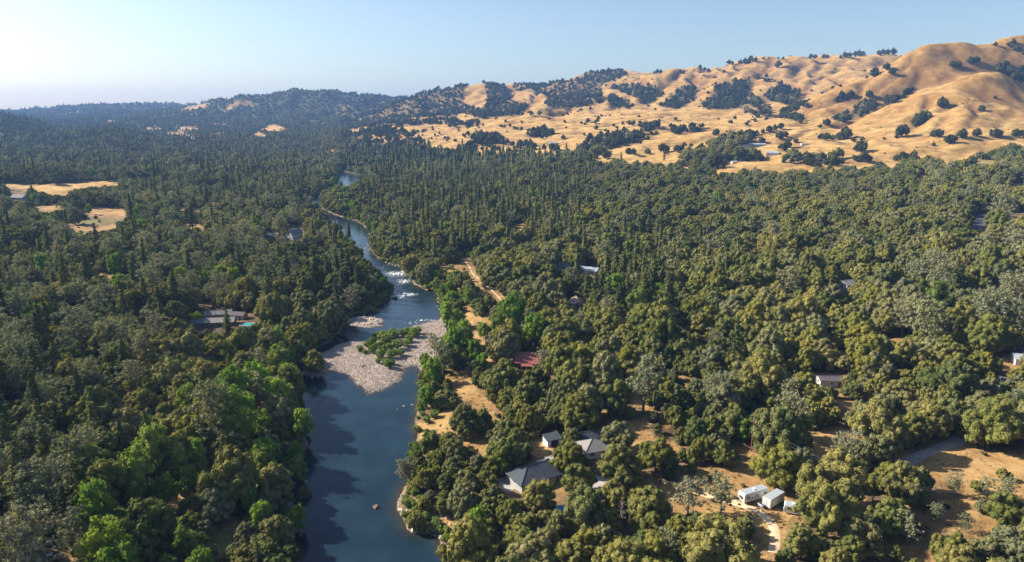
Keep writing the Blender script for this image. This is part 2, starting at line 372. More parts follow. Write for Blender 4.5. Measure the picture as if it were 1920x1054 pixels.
paint(KEEP, [(641, 330), (672, 328), (676, 340), (652, 350), (643, 345)], 1)
paint(KEEP, [(562, 381), (572, 381), (574, 387), (560, 388)], 1)
paint(KEEP, [(606, 404), (618, 403), (632, 412), (630, 418)], 1)
DIRT = [
 [(868, 560), (880, 556), (890, 600), (880, 640), (868, 610)], [(850, 700), (872, 690), (900, 735), (930, 760), (900, 765), (860, 745)], [(905, 590), (922, 596), (915, 620), (904, 612)], [(1690, 850), (1720, 862), (1740, 880), (1700, 880), (1678, 862)], [(1240, 830), (1262, 826), (1268, 850), (1246, 856)], [(1196, 858), (1214, 862), (1216, 884), (1198, 880)], [(1530, 880), (1560, 884), (1552, 896), (1532, 894)],
 [(786, 826), (783, 800), (800, 775), (850, 768), (880, 760), (925, 772), (955, 790), (900, 798), (925, 840), (912, 868), (880, 845), (835, 818), (800, 812)],
 [(842, 706), (862, 700), (892, 740), (870, 750), (848, 732)], [(876, 628), (898, 622), (912, 640), (900, 662), (884, 655)], [(898, 664), (912, 660), (930, 686), (915, 692)],
 [(992, 826), (1030, 818), (1036, 845), (1010, 868), (996, 858)], [(862, 482), (880, 484), (902, 520), (906, 548), (888, 540), (872, 505)], [(910, 536), (930, 540), (968, 574), (952, 580), (918, 560)],
 [(1304, 925), (1352, 935), (1388, 925), (1400, 916), (1500, 918), (1505, 962), (1487, 968), (1468, 983), (1470, 1020), (1445, 1030), (1425, 1017), (1412, 973), (1364, 954), (1316, 942)],
 [(1330, 838), (1400, 840), (1440, 852), (1408, 862), (1390, 848)], [(1582, 988), (1600, 990), (1604, 1014), (1590, 1012)],
 [(1672, 846), (1722, 850), (1760, 832), (1806, 820), (1850, 842), (1905, 856), (1922, 885), (1922, 945), (1878, 925), (1840, 905), (1795, 900), (1740, 888), (1700, 880)],
 [(1832, 984), (1862, 980), (1864, 1004), (1840, 1008)], [(1176, 738), (1200, 742), (1230, 772), (1216, 776), (1186, 758)], [(1128, 868), (1160, 866), (1160, 900), (1138, 900)],
 [(1150, 1000), (1180, 1004), (1170, 1014), (1148, 1010)], [(820, 940), (835, 945), (850, 985), (838, 990), (824, 965)], [(915, 850), (935, 850), (945, 880), (925, 880)],
 [(1010, 1048), (1060, 1040), (1064, 1054), (1010, 1054)], [(840, 1010), (866, 1020), (872, 1054), (852, 1054)],
 [(280, 930), (340, 925), (345, 955), (310, 972), (284, 968)], [(320, 910), (372, 908), (378, 930), (330, 934)], [(0, 958), (26, 950), (24, 985), (0, 990)], [(108, 1034), (140, 1030), (146, 1054), (104, 1054)],
 [(430, 968), (462, 980), (470, 992), (440, 988)], [(452, 828), (486, 830), (480, 842), (456, 842)], [(180, 514), (217, 512), (214, 522), (184, 522)], [(77, 534), (100, 536), (98, 541), (78, 541)], [(120, 608), (133, 606), (132, 622), (122, 624)],
 [(225, 700), (260, 705), (290, 712), (240, 712)], [(340, 772), (352, 772), (352, 786), (342, 786)], [(955, 421), (985, 421), (984, 430), (956, 430)], [(1043, 392), (1070, 392), (1068, 396), (1043, 396)],
 [(1280, 402), (1303, 402), (1302, 408), (1282, 408)], [(1280, 610), (1296, 610), (1292, 635), (1280, 640)], [(1560, 744), (1610, 754), (1604, 762), (1566, 756)], [(1595, 768), (1602, 768), (1602, 776), (1596, 776)],
 [(1862, 652), (1905, 660), (1920, 668), (1918, 690), (1880, 684), (1856, 690), (1870, 672)], [(1858, 450), (1888, 452), (1886, 457), (1862, 456)], [(1896, 345), (1920, 340), (1920, 352), (1900, 352)], [(1838, 404), (1856, 404), (1856, 408), (1838, 408)],
 [(1025, 560), (1048, 565), (1046, 572), (1030, 572)], [(936, 570), (956, 568), (970, 586), (945, 588)], [(360, 388), (378, 390), (376, 400), (362, 398)], [(333, 388), (348, 388), (348, 398), (335, 398)], [(380, 378), (420, 378), (418, 386), (384, 386)], [(340, 416), (370, 420), (390, 428), (384, 434), (344, 426)],
 [(820, 498), (870, 492), (866, 512), (824, 514)],
 [(1100, 650), (1120, 640), (1130, 646), (1110, 658)], [(1180, 760), (1140, 735), (1128, 712), (1150, 716), (1168, 740)],
 [(1000, 690), (1026, 690), (1030, 700), (1005, 700)], [(1240, 770), (1262, 800), (1246, 806), (1232, 780)], [(1270, 700), (1286, 706), (1280, 716), (1270, 712)], [(1405, 1038), (1440, 1042), (1436, 1054), (1400, 1054)],
]
LAWN = [[(388, 985), (432, 985), (440, 1010), (425, 1040), (400, 1040), (392, 1010)], [(110, 414), (200, 412), (232, 412), (230, 418), (170, 420), (112, 420)], [(984, 646), (1004, 646), (1004, 654), (984, 655)], [(1830, 300), (1870, 300), (1860, 310), (1830, 312)]]
DRY = [[(0, 344), (100, 346), (130, 342), (180, 339), (225, 340), (224, 350), (165, 352), (135, 358), (125, 370), (90, 366), (60, 354), (0, 352)],
       [(150, 390), (200, 388), (235, 392), (240, 408), (190, 408), (160, 404)], [(60, 388), (110, 384), (120, 392), (96, 400), (66, 398)], [(95, 428), (150, 424), (220, 422), (216, 432), (160, 438), (110, 432)],
       [(1720, 330), (1740, 326), (1742, 332), (1720, 336)]]
for p in DIRT + LAWN + DRY: paint(KEEP, p, 1)
HOUSE_VIS = [(962, 664, 1018, 702), (944, 876, 1060, 935), (1088, 818, 1136, 862), (1096, 720, 1122, 762), (1018, 810, 1050, 836), (1066, 552, 1092, 578), (1090, 496, 1118, 518), (1040, 490, 1066, 506), (538, 424, 570, 452), (500, 434, 520, 450), (364, 580, 432, 622), (434, 584, 482, 616), (18, 355, 52, 378),
             (1533, 700, 1574, 726), (1578, 526, 1602, 542), (1684, 388, 1704, 397), (418, 712, 434, 740), (1824, 400, 1850, 436), (1850, 382, 1872, 398), (1870, 695, 1892, 716), (1900, 640, 1925, 685), (1901, 590, 1925, 628), (1895, 392, 1925, 410), (1046, 944, 1066, 966), (856, 808, 876, 828), (1466, 930, 1500, 968), (1056, 880, 1140, 925), (1398, 810, 1416, 852), (1628, 930, 1642, 965), (86, 1040, 110, 1054), (164, 425, 200, 432)]
for x0, y0, x1, y1 in HOUSE_VIS: paint(KEEP, [(x0, y0), (x1, y0), (x1, y1), (x0, y1)], 1)

OPENB = [(765, 488), (905, 478), (925, 550), (972, 585), (950, 640), (925, 700), (960, 760), (1000, 800), (1000, 860), (950, 870), (900, 880), (790, 830), (782, 700), (830, 650), (835, 590), (800, 530)]
# tree cover on the hills and far valley: 0 open grass, 255 wood
COVER = np.full(gx.shape, 255, np.uint8)
HILL = [(640, 246), (700, 236), (760, 224), (770, 204), (800, 190), (870, 165), (900, 148), (1000, 150), (1100, 130), (1300, 100), (1700, 60), (2120, 40), (2120, 320), (1920, 304), (1880, 306), (1800, 316), (1700, 326), (1640, 326), (1560, 330), (1440, 336), (1340, 335), (1280, 330), (1270, 322), (1220, 316), (1150, 312), (1075, 297), (1060, 292), (900, 296), (840, 292), (760, 275), (700, 262)]
paint(COVER, HILL, 0)
GOLD = [ell(208, 228, 9, 3), ell(158, 246, 14, 4), ell(288, 243, 16, 4), [(306, 250), (340, 246), (360, 256), (372, 268), (350, 262), (320, 258)], ell(352, 241, 20, 4), ell(412, 253, 14, 4), [(474, 252), (484, 248), (506, 258), (490, 264), (474, 262)], [(490, 243), (510, 233), (530, 238), (546, 250), (520, 252), (492, 248)],
        ell(590, 229, 18, 2.5), ell(262, 291, 22, 6), [(335, 208), (352, 200), (392, 193), (386, 203), (350, 207)], [(420, 206), (440, 192), (468, 189), (474, 202), (452, 198), (430, 208)], ell(520, 296, 14, 3), ell(578, 293, 20, 3), ell(622, 288, 14, 6), ell(28, 326, 9, 4), ell(28, 268, 5, 2), ell(412, 234, 14, 2), ell(278, 225, 7, 2)]
for p in GOLD: paint(COVER, p, 0)
WOODS = [([(767, 184), (820, 168), (868, 160), (872, 178), (866, 196), (890, 205), (860, 216), (800, 220), (745, 224), (690, 236), (640, 246), (640, 200)], 215),
         ([(905, 152), (940, 155), (956, 170), (952, 196), (940, 218), (900, 222), (870, 214), (910, 206), (914, 180)], 235),
         ([(940, 200), (960, 192), (990, 198), (980, 214), (950, 220), (915, 218)], 225), ([(960, 158), (1070, 152), (1100, 160), (1128, 168), (1128, 194), (1060, 202), (1030, 192), (1020, 178), (1000, 170), (962, 172)], 170),
         ([(1040, 178), (1128, 172), (1128, 194), (1086, 202), (1040, 204), (1020, 196)], 215), ([(1073, 152), (1120, 130), (1160, 128), (1178, 140), (1140, 156), (1100, 162)], 240),
         ([(1142, 160), (1180, 160), (1232, 164), (1242, 180), (1216, 196), (1180, 178), (1148, 168)], 225), ([(1142, 178), (1186, 198), (1184, 206), (1150, 202), (1140, 192)], 225), ([(1236, 200), (1250, 190), (1280, 168), (1304, 164), (1300, 190), (1272, 204)], 235),
         ([(1318, 200), (1336, 178), (1340, 162), (1404, 148), (1400, 176), (1432, 188), (1420, 202), (1390, 200), (1370, 206), (1330, 206)], 240), ([(1430, 182), (1458, 160), (1490, 166), (1506, 182), (1480, 198), (1446, 190)], 240),
         ([(1394, 206), (1448, 206), (1452, 218), (1420, 216), (1394, 214)], 230), ([(1452, 212), (1500, 220), (1502, 232), (1468, 222)], 225),
         ([(1563, 226), (1600, 206), (1640, 192), (1652, 198), (1614, 220), (1580, 232)], 210), ([(1655, 190), (1690, 178), (1718, 160), (1726, 164), (1696, 184), (1664, 198)], 200), ([(1536, 194), (1560, 184), (1596, 178), (1596, 186), (1550, 196)], 170), ([(1464, 212), (1510, 192), (1530, 196), (1500, 208), (1478, 218)], 170),
         ([(1862, 126), (1890, 122), (1925, 134), (1925, 158), (1900, 150), (1875, 138)], 240), ([(1890, 85), (1925, 90), (1925, 108), (1900, 100)], 130),
         ([(1070, 296), (1092, 270), (1140, 254), (1205, 250), (1206, 266), (1150, 278), (1110, 296), (1086, 298)], 235), ([(1200, 240), (1236, 232), (1238, 240), (1210, 252)], 170),
         ([(884, 262), (906, 252), (940, 262), (945, 268), (918, 276), (890, 270)], 240), ([(980, 252), (1010, 244), (1036, 246), (1034, 258), (990, 258)], 240), ([(852, 286), (880, 272), (896, 280), (870, 290)], 170),
         ([(655, 262), (680, 244), (720, 240), (772, 250), (786, 260), (730, 262), (700, 256), (670, 266)], 150), ([(720, 230), (770, 226), (858, 224), (856, 232), (800, 234), (740, 238)], 160), ([(640, 260), (700, 262), (786, 264), (800, 274), (760, 282), (700, 268)], 150), ([(830, 236), (880, 228), (905, 232), (850, 242)], 130),
         ([(1328, 278), (1350, 262), (1400, 254), (1420, 256), (1416, 270), (1350, 282)], 235), ([(1340, 296), (1370, 284), (1416, 284), (1420, 300), (1378, 304), (1350, 300)], 200), ([(1278, 296), (1300, 288), (1340, 284), (1362, 296), (1356, 318), (1330, 320), (1290, 312)], 240),
         ([(1466, 292), (1500, 290), (1540, 296), (1580, 294), (1582, 306), (1540, 316), (1500, 306), (1470, 306)], 130), ([(1678, 320), (1700, 300), (1740, 304), (1760, 318), (1740, 330)], 150), ([(1810, 312), (1840, 294), (1880, 286), (1925, 276), (1925, 300), (1870, 312)], 215), ([(1250, 308), (1280, 310), (1290, 318), (1250, 318)], 60), ([(960, 278), (985, 266), (1000, 276), (985, 284)], 120), ([(1255, 245), (1320, 238), (1322, 246), (1270, 252)], 150), ([(1720, 220), (1738, 212), (1744, 226), (1720, 236)], 150)]
for p, v in WOODS: paint(COVER, p, int(v * .86))
paint(COVER, OPENB, 135)
paint(COVER, [(1660, 838), (1930, 815), (1930, 1070), (1570, 1070), (1585, 965), (1690, 935)], 120)
paint(COVER, [(1690, 880), (1930, 830), (1930, 1070), (1640, 1070), (1700, 980)], 55)
OPEN_RIGHT = COVER == 55
paint(COVER, [(1290, 915), (1500, 910), (1520, 1060), (1400, 1060)], 120)
paint(COVER, [(1010, 790), (1290, 760), (1300, 1070), (900, 1070), (940, 880)], 205)
paint(COVER, [(1300, 760), (1700, 760), (1700, 1070), (1520, 1070), (1500, 910), (1300, 910)], 215)
OLD = (COVER == 135) | (COVER == 120) | (COVER == 55)
def gaps(X, Y, px, py):
    """dry openings between the oaks, commonest low on the right"""
    g = fbm(X / 26, Y / 26, 301, 3)
    want = .50 - .34 * sstep(950, 1500, px) * sstep(600, 950, py) - .2 * sstep(1000, 1100, px) * sstep(620, 800, py) + .5 * (py < 560)
    return sstep(want, want + .14, g) * (Y < 900)
# ------------------------------------------------------------------ ground sheet
def grid_quads(nr, nc):
    a = (np.arange(nr - 1)[:, None] * nc + np.arange(nc - 1)[None, :]).ravel()
    return np.stack([a, a + 1, a + nc + 1, a + nc], 1)
def set_attr(me, name, v):
    a = me.attributes.new(name, 'FLOAT', 'POINT'); a.data.foreach_set('value', np.asarray(v, np.float32).ravel())
PXG, PYG, _ = project(GX2, np.maximum(GY2, 60), GZ)
inside = (GY2 > 100)
SDR = np.full(GX2.shape, 99.0); nm = (np.abs(GX2) < 420) & (GY2 < 1700)
SDR[nm] = sdpoly(GX2[nm], GY2[nm], RIVER)
SDB = np.full(GX2.shape, 99.0); SDB[nm] = np.minimum(sdpoly(GX2[nm], GY2[nm], BAR), np.minimum(sdpoly(GX2[nm], GY2[nm], ROCKBAR), 99))
dmask = np.zeros(gx.shape, np.uint8)
for p in DIRT + DRY: paint(dmask, p, 255)
lmask = np.zeros(gx.shape, np.uint8)
for p in LAWN: paint(lmask, p, 255)
def blur(m, n=2):
    m = m.astype(np.float32)
    for _ in range(n):
        m = (m + np.roll(m, 1, 0) + np.roll(m, -1, 0)) / 3; m = (m + np.roll(m, 1, 1) + np.roll(m, -1, 1)) / 3
    return m
wobx = PXG + 5 * fbm(GX2 / 9, GY2 / 9, 61, 2); woby = PYG + 3 * fbm(GX2 / 9, GY2 / 9, 62, 2)
dirt = look(blur(dmask), wobx, woby) / 255 * inside
lawn = look(blur(lmask), wobx, woby) / 255 * inside
cov = look(blur(COVER, 1), PXG, PYG) / 255
gold = np.where(GY2 > 700, 1 - cov * .96, 0) * inside
# dry open floor between the trees of the right bank
loose = sstep(.1, .8, fbm(GX2 / 24, GY2 / 24, 77, 3)) * sstep(-20, 30, GX2 - 0.0 * GY2) * (GY2 < 420)
loose = loose * sstep(2, 9, SDR)
gap = gaps(GX2, np.maximum(GY2, 1), PXG, PYG) * inside
openb = look(blur(OLD.astype(np.uint8) * 255), PXG, PYG) / 255 * inside * (GY2 < 700) * sstep(1, 4, SDR)
openb = openb * .9 * np.clip(.6 + .5 * fbm(GX2 / 12, GY2 / 12, 67, 2), .1, 1)
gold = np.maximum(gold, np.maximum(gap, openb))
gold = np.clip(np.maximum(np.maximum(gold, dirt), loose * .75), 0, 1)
V = np.stack([GX2.ravel(), GY2.ravel(), GZ.ravel()], 1)
gme = mesh_np('ground', V, grid_quads(NR, NC), smooth=True)
set_attr(gme, 'gold', gold)
set_attr(gme, 'lawn', lawn * .7); set_attr(gme, 'near', 1 - sstep(650, 1000, GY2)); set_attr(gme, 'wet', np.clip(1 - np.abs(GZ - .02) / .22, 0, 1) * (GY2 < 900))
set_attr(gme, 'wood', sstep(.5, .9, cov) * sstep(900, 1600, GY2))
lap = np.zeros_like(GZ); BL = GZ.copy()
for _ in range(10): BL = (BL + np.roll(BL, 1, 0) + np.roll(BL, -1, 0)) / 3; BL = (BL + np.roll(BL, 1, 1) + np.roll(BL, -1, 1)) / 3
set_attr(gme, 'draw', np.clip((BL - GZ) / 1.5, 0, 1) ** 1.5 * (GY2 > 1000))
rocky = np.maximum(1 - sstep(-1, 2.5, SDB), (1 - sstep(-.5, 1.2, SDR)) * .8)
set_attr(gme, 'stone', rocky)

m, nt, out = new_mat('ground'); M['ground'] = m
geo = N(nt, 'ShaderNodeNewGeometry').outputs['Position']
nbig = tex(nt, geo, .012, 4, .6); nmid = tex(nt, geo, .07, 5, .62, .6); nfin = tex(nt, geo, .55, 4, .7); nsm = tex(nt, geo, 2.6, 3, .7)
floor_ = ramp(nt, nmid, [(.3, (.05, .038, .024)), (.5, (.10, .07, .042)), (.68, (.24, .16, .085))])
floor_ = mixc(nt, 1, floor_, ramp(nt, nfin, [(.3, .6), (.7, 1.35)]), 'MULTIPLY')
g1 = ramp(nt, nmid, [(.26, (.18, .105, .04)), (.45, (.285, .172, .066)), (.6, (.35, .225, .09)), (.78, (.42, .29, .13))])
g2 = ramp(nt, nbig, [(.3, (.86, .82, .78)), (.55, (1, 1, 1)), (.75, (1.08, 1.06, 1.05))])
g1 = mixc(nt, 1, g1, g2, 'MULTIPLY')
g1 = mixc(nt, 1, g1, ramp(nt, nfin, [(.25, .62), (.5, 1.0), (.75, 1.2)]), 'MULTIPLY')
g1 = mixc(nt, 1, g1, ramp(nt, nsm, [(.25, .8), (.75, 1.18)]), 'MULTIPLY')
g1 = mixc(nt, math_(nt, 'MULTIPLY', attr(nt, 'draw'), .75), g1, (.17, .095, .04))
brushy = tex(nt, geo, .16, 5, .72)
g1 = mixc(nt, ramp(nt, math_(nt, 'MULTIPLY', ramp(nt, brushy, [(.6, 0.), (.7, 1.)]), ramp(nt, nbig, [(.44, 0.), (.56, 1.)])), [(0, 0.), (1, .75)]), g1, (.2, .13, .06))
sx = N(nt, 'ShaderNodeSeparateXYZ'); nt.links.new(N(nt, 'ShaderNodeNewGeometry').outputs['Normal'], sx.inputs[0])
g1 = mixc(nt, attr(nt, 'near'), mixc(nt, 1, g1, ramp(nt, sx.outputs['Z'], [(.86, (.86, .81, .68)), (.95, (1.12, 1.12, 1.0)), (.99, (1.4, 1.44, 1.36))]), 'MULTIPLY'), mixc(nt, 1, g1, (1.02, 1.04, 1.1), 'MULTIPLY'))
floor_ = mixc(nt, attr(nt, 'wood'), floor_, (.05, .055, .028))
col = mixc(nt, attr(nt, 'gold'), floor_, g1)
green = ramp(nt, nfin, [(.3, (.15, .15, .045)), (.7, (.26, .24, .09))])
col = mixc(nt, attr(nt, 'lawn'), col, green)
vo = N(nt, 'ShaderNodeTexVoronoi'); vo.inputs['Scale'].default_value = 1.5; nt.links.new(geo, vo.inputs['Vector'])
cob = ramp(nt, vo.outputs['Distance'], [(.0, (.47, .385, .33)), (.35, (.40, .33, .28)), (.6, (.16, .125, .1))])
cob = mixc(nt, 1, cob, ramp(nt, nfin, [(.3, .7), (.7, 1.25)]), 'MULTIPLY')
col = mixc(nt, attr(nt, 'stone'), col, cob)
col = mixc(nt, math_(nt, 'MULTIPLY', attr(nt, 'wet'), .7), col, mixc(nt, 1, col, (.3, .29, .28), 'MULTIPLY'))
b = N(nt, 'ShaderNodeBsdfPrincipled'); b.inputs['Roughness'].default_value = .95; b.inputs['Specular IOR Level'].default_value = .1
nt.links.new(col, b.inputs['Base Color'])
bp = N(nt, 'ShaderNodeBump'); bp.inputs['Strength'].default_value = .7; bp.inputs['Distance'].default_value = .5
nhl = N(nt, 'ShaderNodeTexVoronoi'); nhl.inputs['Scale'].default_value = .022; nhl.feature = 'SMOOTH_F1'
mpv = N(nt, 'ShaderNodeMapping'); mpv.inputs['Scale'].default_value = (1, .6, .2); nt.links.new(geo, mpv.inputs['Vector']); nt.links.new(mpv.outputs[0], nhl.inputs['Vector'])
hsum = math_(nt, 'ADD', math_(nt, 'MULTIPLY', nmid, 2.6), math_(nt, 'MULTIPLY', nfin, .6))
hsum = math_(nt, 'ADD', hsum, math_(nt, 'MULTIPLY', math_(nt, 'MULTIPLY', nhl.outputs['Distance'], -4.0), attr(nt, 'gold')))
nt.links.new(hsum, bp.inputs['Height']); nt.links.new(bp.outputs[0], b.inputs['Normal'])
nt.links.new(b.outputs[0], out.inputs[0])
gme.materials.append(m)
go = link('ground', gme); tag(go, 'rolling valley floor and golden grass hills with dry soil', kind='structure')

# ------------------------------------------------------------------ river
jj, ii = np.nonzero(SDR < 3.2)
need = np.zeros(GX2.shape, bool); need[jj, ii] = True
q = need[:-1, :-1] | need[1:, :-1] | need[:-1, 1:] | need[1:, 1:]
qj, qi = np.nonzero(q)
vid = -np.ones(GX2.shape, np.int64)
for dj, di in ((0, 0), (0, 1), (1, 1), (1, 0)): vid[qj + dj, qi + di] = 1
vj, vi = np.nonzero(vid > 0); vid[vj, vi] = np.arange(len(vj))
wx, wy = GX2[vj, vi], GY2[vj, vi]
def foam_at(x, y):
    px, py, _ = project(x, y, 0 * x)
    f = np.zeros(x.shape)
    for cx, cy, rx, ry, s in [(742, 513, 28, 5, .9), (760, 528, 16, 4, .9), (718, 500, 16, 5, .5), (762, 508, 10, 3, .7), (748, 554, 20, 5, 1.2), (775, 552, 24, 3.5, .8), (757, 572, 9, 9, .5), (800, 600, 26, 3.2, 1.1), (772, 606, 22, 4, 1.0), (745, 520, 48, 22, .45), (752, 566, 20, 10, .35),
                              (664, 350, 6, 2, .4), (606, 690, 16, 5, .4), (590, 695, 9, 5, .7), (690, 556, 10, 4, .3), (730, 600, 10, 3, .6), (616, 640, 26, 12, .22), (742, 540, 36, 26, .22), (700, 630, 40, 8, .18), (628, 700, 20, 4, .4)]:
        f += s * np.exp(-(((px - cx) / rx) ** 2 + ((py - cy + .0 * (px - cx)) / ry) ** 2))
    return np.clip(f, 0, 1.3)
fo = foam_at(wx, wy)
rap = sstep(.05, .5, fo)
wz = .10 * rap * fbm(wx / 2.2, wy / 2.2, 91, 3) + .012 * fbm(wx / 3, wy / 3, 95, 2)
quads = np.stack([vid[qj, qi], vid[qj, qi + 1], vid[qj + 1, qi + 1], vid[qj + 1, qi]], 1)
wme = mesh_np('river', np.stack([wx, wy, wz], 1), quads, smooth=True)
set_attr(wme, 'foam', fo); set_attr(wme, 'depth', -GZ[vj, vi])
set_attr(wme, 'riffle', sstep(290, 330, wy) * (1 - .55 * sstep(560, 700, wy)))
m, nt, out = new_mat('river_water')
geo = N(nt, 'ShaderNodeNewGeometry').outputs['Position']
dep = attr(nt, 'depth')
wc = ramp(nt, dep, [(0., (.05, .04, .025)), (.2, (.028, .028, .02)), (1.0, (.010, .024, .036))])
wcn = tex(nt, geo, .09, 3, .5)
wc = mixc(nt, 1, wc, ramp(nt, wcn, [(.35, .82), (.65, 1.18)]), 'MULTIPLY')
fn = tex(nt, geo, 1.1, 5, .75, 1.2)
mf = N(nt, 'ShaderNodeMapping'); mf.inputs['Scale'].default_value = (1.5, .42, 1); mf.inputs['Rotation'].default_value = (0, 0, .5); nt.links.new(geo, mf.inputs['Vector'])
fn = tex(nt, mf.outputs[0], .55, 6, .8, 1.0)
ff = math_(nt, 'ADD', math_(nt, 'MULTIPLY', attr(nt, 'foam'), .62), math_(nt, 'MULTIPLY', math_(nt, 'SUBTRACT', fn, .5), 3.4))
ff = math_(nt, 'MULTIPLY', ff, ramp(nt, attr(nt, 'foam'), [(.05, 0.), (.3, 1.)]))
fm = ramp(nt, ff, [(.62, 0.), (1.3, .9)])
b = N(nt, 'ShaderNodeBsdfPrincipled'); nt.links.new(mixc(nt, fm, wc, (.78, .8, .82)), b.inputs['Base Color'])
mr = N(nt, 'ShaderNodeMapping'); mr.inputs['Scale'].default_value = (1.0, .16, 1); mr.inputs['Rotation'].default_value = (0, 0, -.12); nt.links.new(geo, mr.inputs['Vector'])
slick = ramp(nt, tex(nt, mr.outputs[0], .16, 4, .6, .6), [(.38, .03), (.62, .22)])
nt.links.new(mixc(nt, fm, slick, (.7, .7, .7)), b.inputs['Roughness'])
b.inputs['IOR'].default_value = 1.333; nt.links.new(ramp(nt, attr(nt, 'riffle'), [(0, .27), (.6, .55)]), b.inputs['Specular IOR Level'])
bp = N(nt, 'ShaderNodeBump'); bp.inputs['Distance'].default_value = .35
nt.links.new(math_(nt, 'ADD', math_(nt, 'MULTIPLY', attr(nt, 'riffle'), .34), math_(nt, 'ADD', .06, math_(nt, 'MULTIPLY', attr(nt, 'foam'), .4))), bp.inputs['Strength'])
mp = N(nt, 'ShaderNodeMapping'); mp.inputs['Scale'].default_value = (1.0, .55, 1); mp.inputs['Rotation'].default_value = (0, 0, .15)
nt.links.new(geo, mp.inputs['Vector'])
wv = math_(nt, 'ADD', tex(nt, mp.outputs[0], 1.0, 4, .6), math_(nt, 'MULTIPLY', tex(nt, mp.outputs[0], .22, 3, .6), 2.0))
nt.links.new(wv, bp.inputs['Height']); nt.links.new(bp.outputs[0], b.inputs['Normal'])
nt.links.new(b.outputs[0], out.inputs[0]); wme.materials.append(m)
ro = link('river', wme); tag(ro, 'dark blue river winding down the valley with white rapids', kind='structure')

# ------------------------------------------------------------------ roads and tracks, draped strips
M['gravel_road'] = solid('gravel_road', (.30, .27, .25), .95, var=.25, scale=.7)
M['asphalt'] = solid('asphalt', (.085, .085, .09), .8, var=.25, scale=.8)
M['dust'] = solid('pale_dust', (.55, .42, .27), .95, var=.15, scale=.3)
M['track'] = solid('pale_track', (.38, .27, .15), .95, var=.15, scale=.3)
def strip(name, pts, w, mat, label, lift=.12):
    P = [Vector((x, y)) for x, y in pts]; pts2 = []
    for a, b in zip(P, P[1:]):
        n = max(1, int((b - a).length / 1.5))
        pts2 += [a + (b - a) * k / n for k in range(n)]
    pts2.append(P[-1])
    for _ in range(6): pts2 = [pts2[0]] + [(pts2[i-1] + pts2[i] * 2 + pts2[i+1]) / 4 for i in range(1, len(pts2) - 1)] + [pts2[-1]]
    V = []; Q = []; K = max(3, int(w / .8))
    for i, p in enumerate(pts2):
        t = (pts2[min(i+1, len(pts2)-1)] - pts2[max(i-1, 0)]).normalized(); n = Vector((-t.y, t.x))
        ww = w * (1 + .12 * float(noise(i * .11, w, 5)))
        for k in range(K):
            c = p + n * ww * (k / (K - 1) - .5); V.append((c.x, c.y, float(hgt(c.x, c.y)) + lift - (.3 if k in (0, K-1) else 0)))
        if i:
            for k in range(K - 1):
                a = (i-1) * K + k; Q.append((a, a + 1, a + K + 1, a + K))
    me = mesh_np(name, V, Q, mats=[mat], smooth=True)
    o = link(name, me); tag(o, label, kind='structure'); return o
strip('road', [W(1690, 872), W(1722, 858), W(1760, 842), W(1800, 826), W(1822, 808), W(1840, 796), W(1870, 770)], 5.5, M['gravel_road'], 'pale grey gravel road bending out of the oaks')
strip('road', [W(1936, 585), W(1915, 606), W(1900, 622), W(1925, 668)], 7, M['asphalt'], 'grey paved road at the right edge behind the grey pines')
strip('road', [W(1846, 398), W(1842, 412), W(1832, 428), W(1824, 440)], 10, M['asphalt'], 'short piece of blue grey paved road showing between oaks')
strip('path', [W(868, 484), W(880, 500), W(893, 520), W(915, 540), W(938, 560), W(955, 578)], 2.4, M['dust'], 'pale dirt track through the riverside trees')
strip('path', [W(1150, 925), W(1134, 905), W(1108, 900), W(1080, 908), W(1062, 912)], 8, M['gravel_road'], 'grey driveway beside the slate roofed house')
strip('path', [W(1560, 234), W(1640, 236), W(1720, 236), W(1800, 236), W(1860, 235), W(1935, 233)], 1.6, M['track'], 'thin pale track across the foot of the golden hill', .5)
strip('path', [W(1300, 922), W(1340, 932), W(1400, 950), W(1440, 972), W(1455, 1000), W(1450, 1040)], 4, M['dust'], 'dusty yellow track past the parked trailers', .06)

# ------------------------------------------------------------------ haze
m, nt, out = new_mat('haze_air')
pv = N(nt, 'ShaderNodeVolumePrincipled'); pv.inputs['Color'].default_value = (.27, .50, 1.0, 1); pv.inputs['Density'].default_value = HAZE_D
pv.inputs['Anisotropy'].default_value = 0
nt.links.new(pv.outputs[0], out.inputs['Volume'])
hx, hy0, hy1, hz0, hz1 = 11200, -200, 9900, -8, 420
hv = [(x, y, z) for z in (hz0, hz1) for y in (hy0, hy1) for x in (-hx, hx)]
hq = [(0, 2, 3, 1), (4, 5, 7, 6), (0, 1, 5, 4), (2, 6, 7, 3), (0, 4, 6, 2), (1, 3, 7, 5)]
ho = link('haze', mesh_np('haze', hv, hq, mats=[m])); tag(ho, 'pale blue valley air thickening with distance', kind='stuff')
if HAZE_D == 0: bpy.data.objects.remove(ho)
# ------------------------------------------------------------------ tree shapes
ICO_V, ICO_T = None, None
def ico(sub):
    bm = bmesh.new(); bmesh.ops.create_icosphere(bm, subdivisions=sub, radius=1)
    v = np.array([x.co[:] for x in bm.verts]); t = np.array([[a.index for a in f.verts] for f in bm.faces]); bm.free(); return v, t
ICO1, ICO2, ICO3 = ico(1), ico(2), ico(3)
def quads_at(c, n, su, sv, rng):
    """leaf quads centred c, facing n"""
    r = rng.normal(size=c.shape); u = np.cross(n, r); u /= np.linalg.norm(u, axis=1, keepdims=True) + 1e-9
    w = np.cross(n, u); w /= np.linalg.norm(w, axis=1, keepdims=True) + 1e-9
    u = u * su[:, None]; w = w * sv[:, None]
    bend = n * (sv * .25)[:, None]
    P = np.stack([c - u - w, c + u - w * .6 , c + u * .8 + w, c - u * .7 + w * .9 ], 1) - bend[:, None] * np.array([1, 0, 1, 0])[None, :, None]
    return P.reshape(-1, 3)
def unit(v): return v / (np.linalg.norm(v, axis=-1, keepdims=True) + 1e-9)
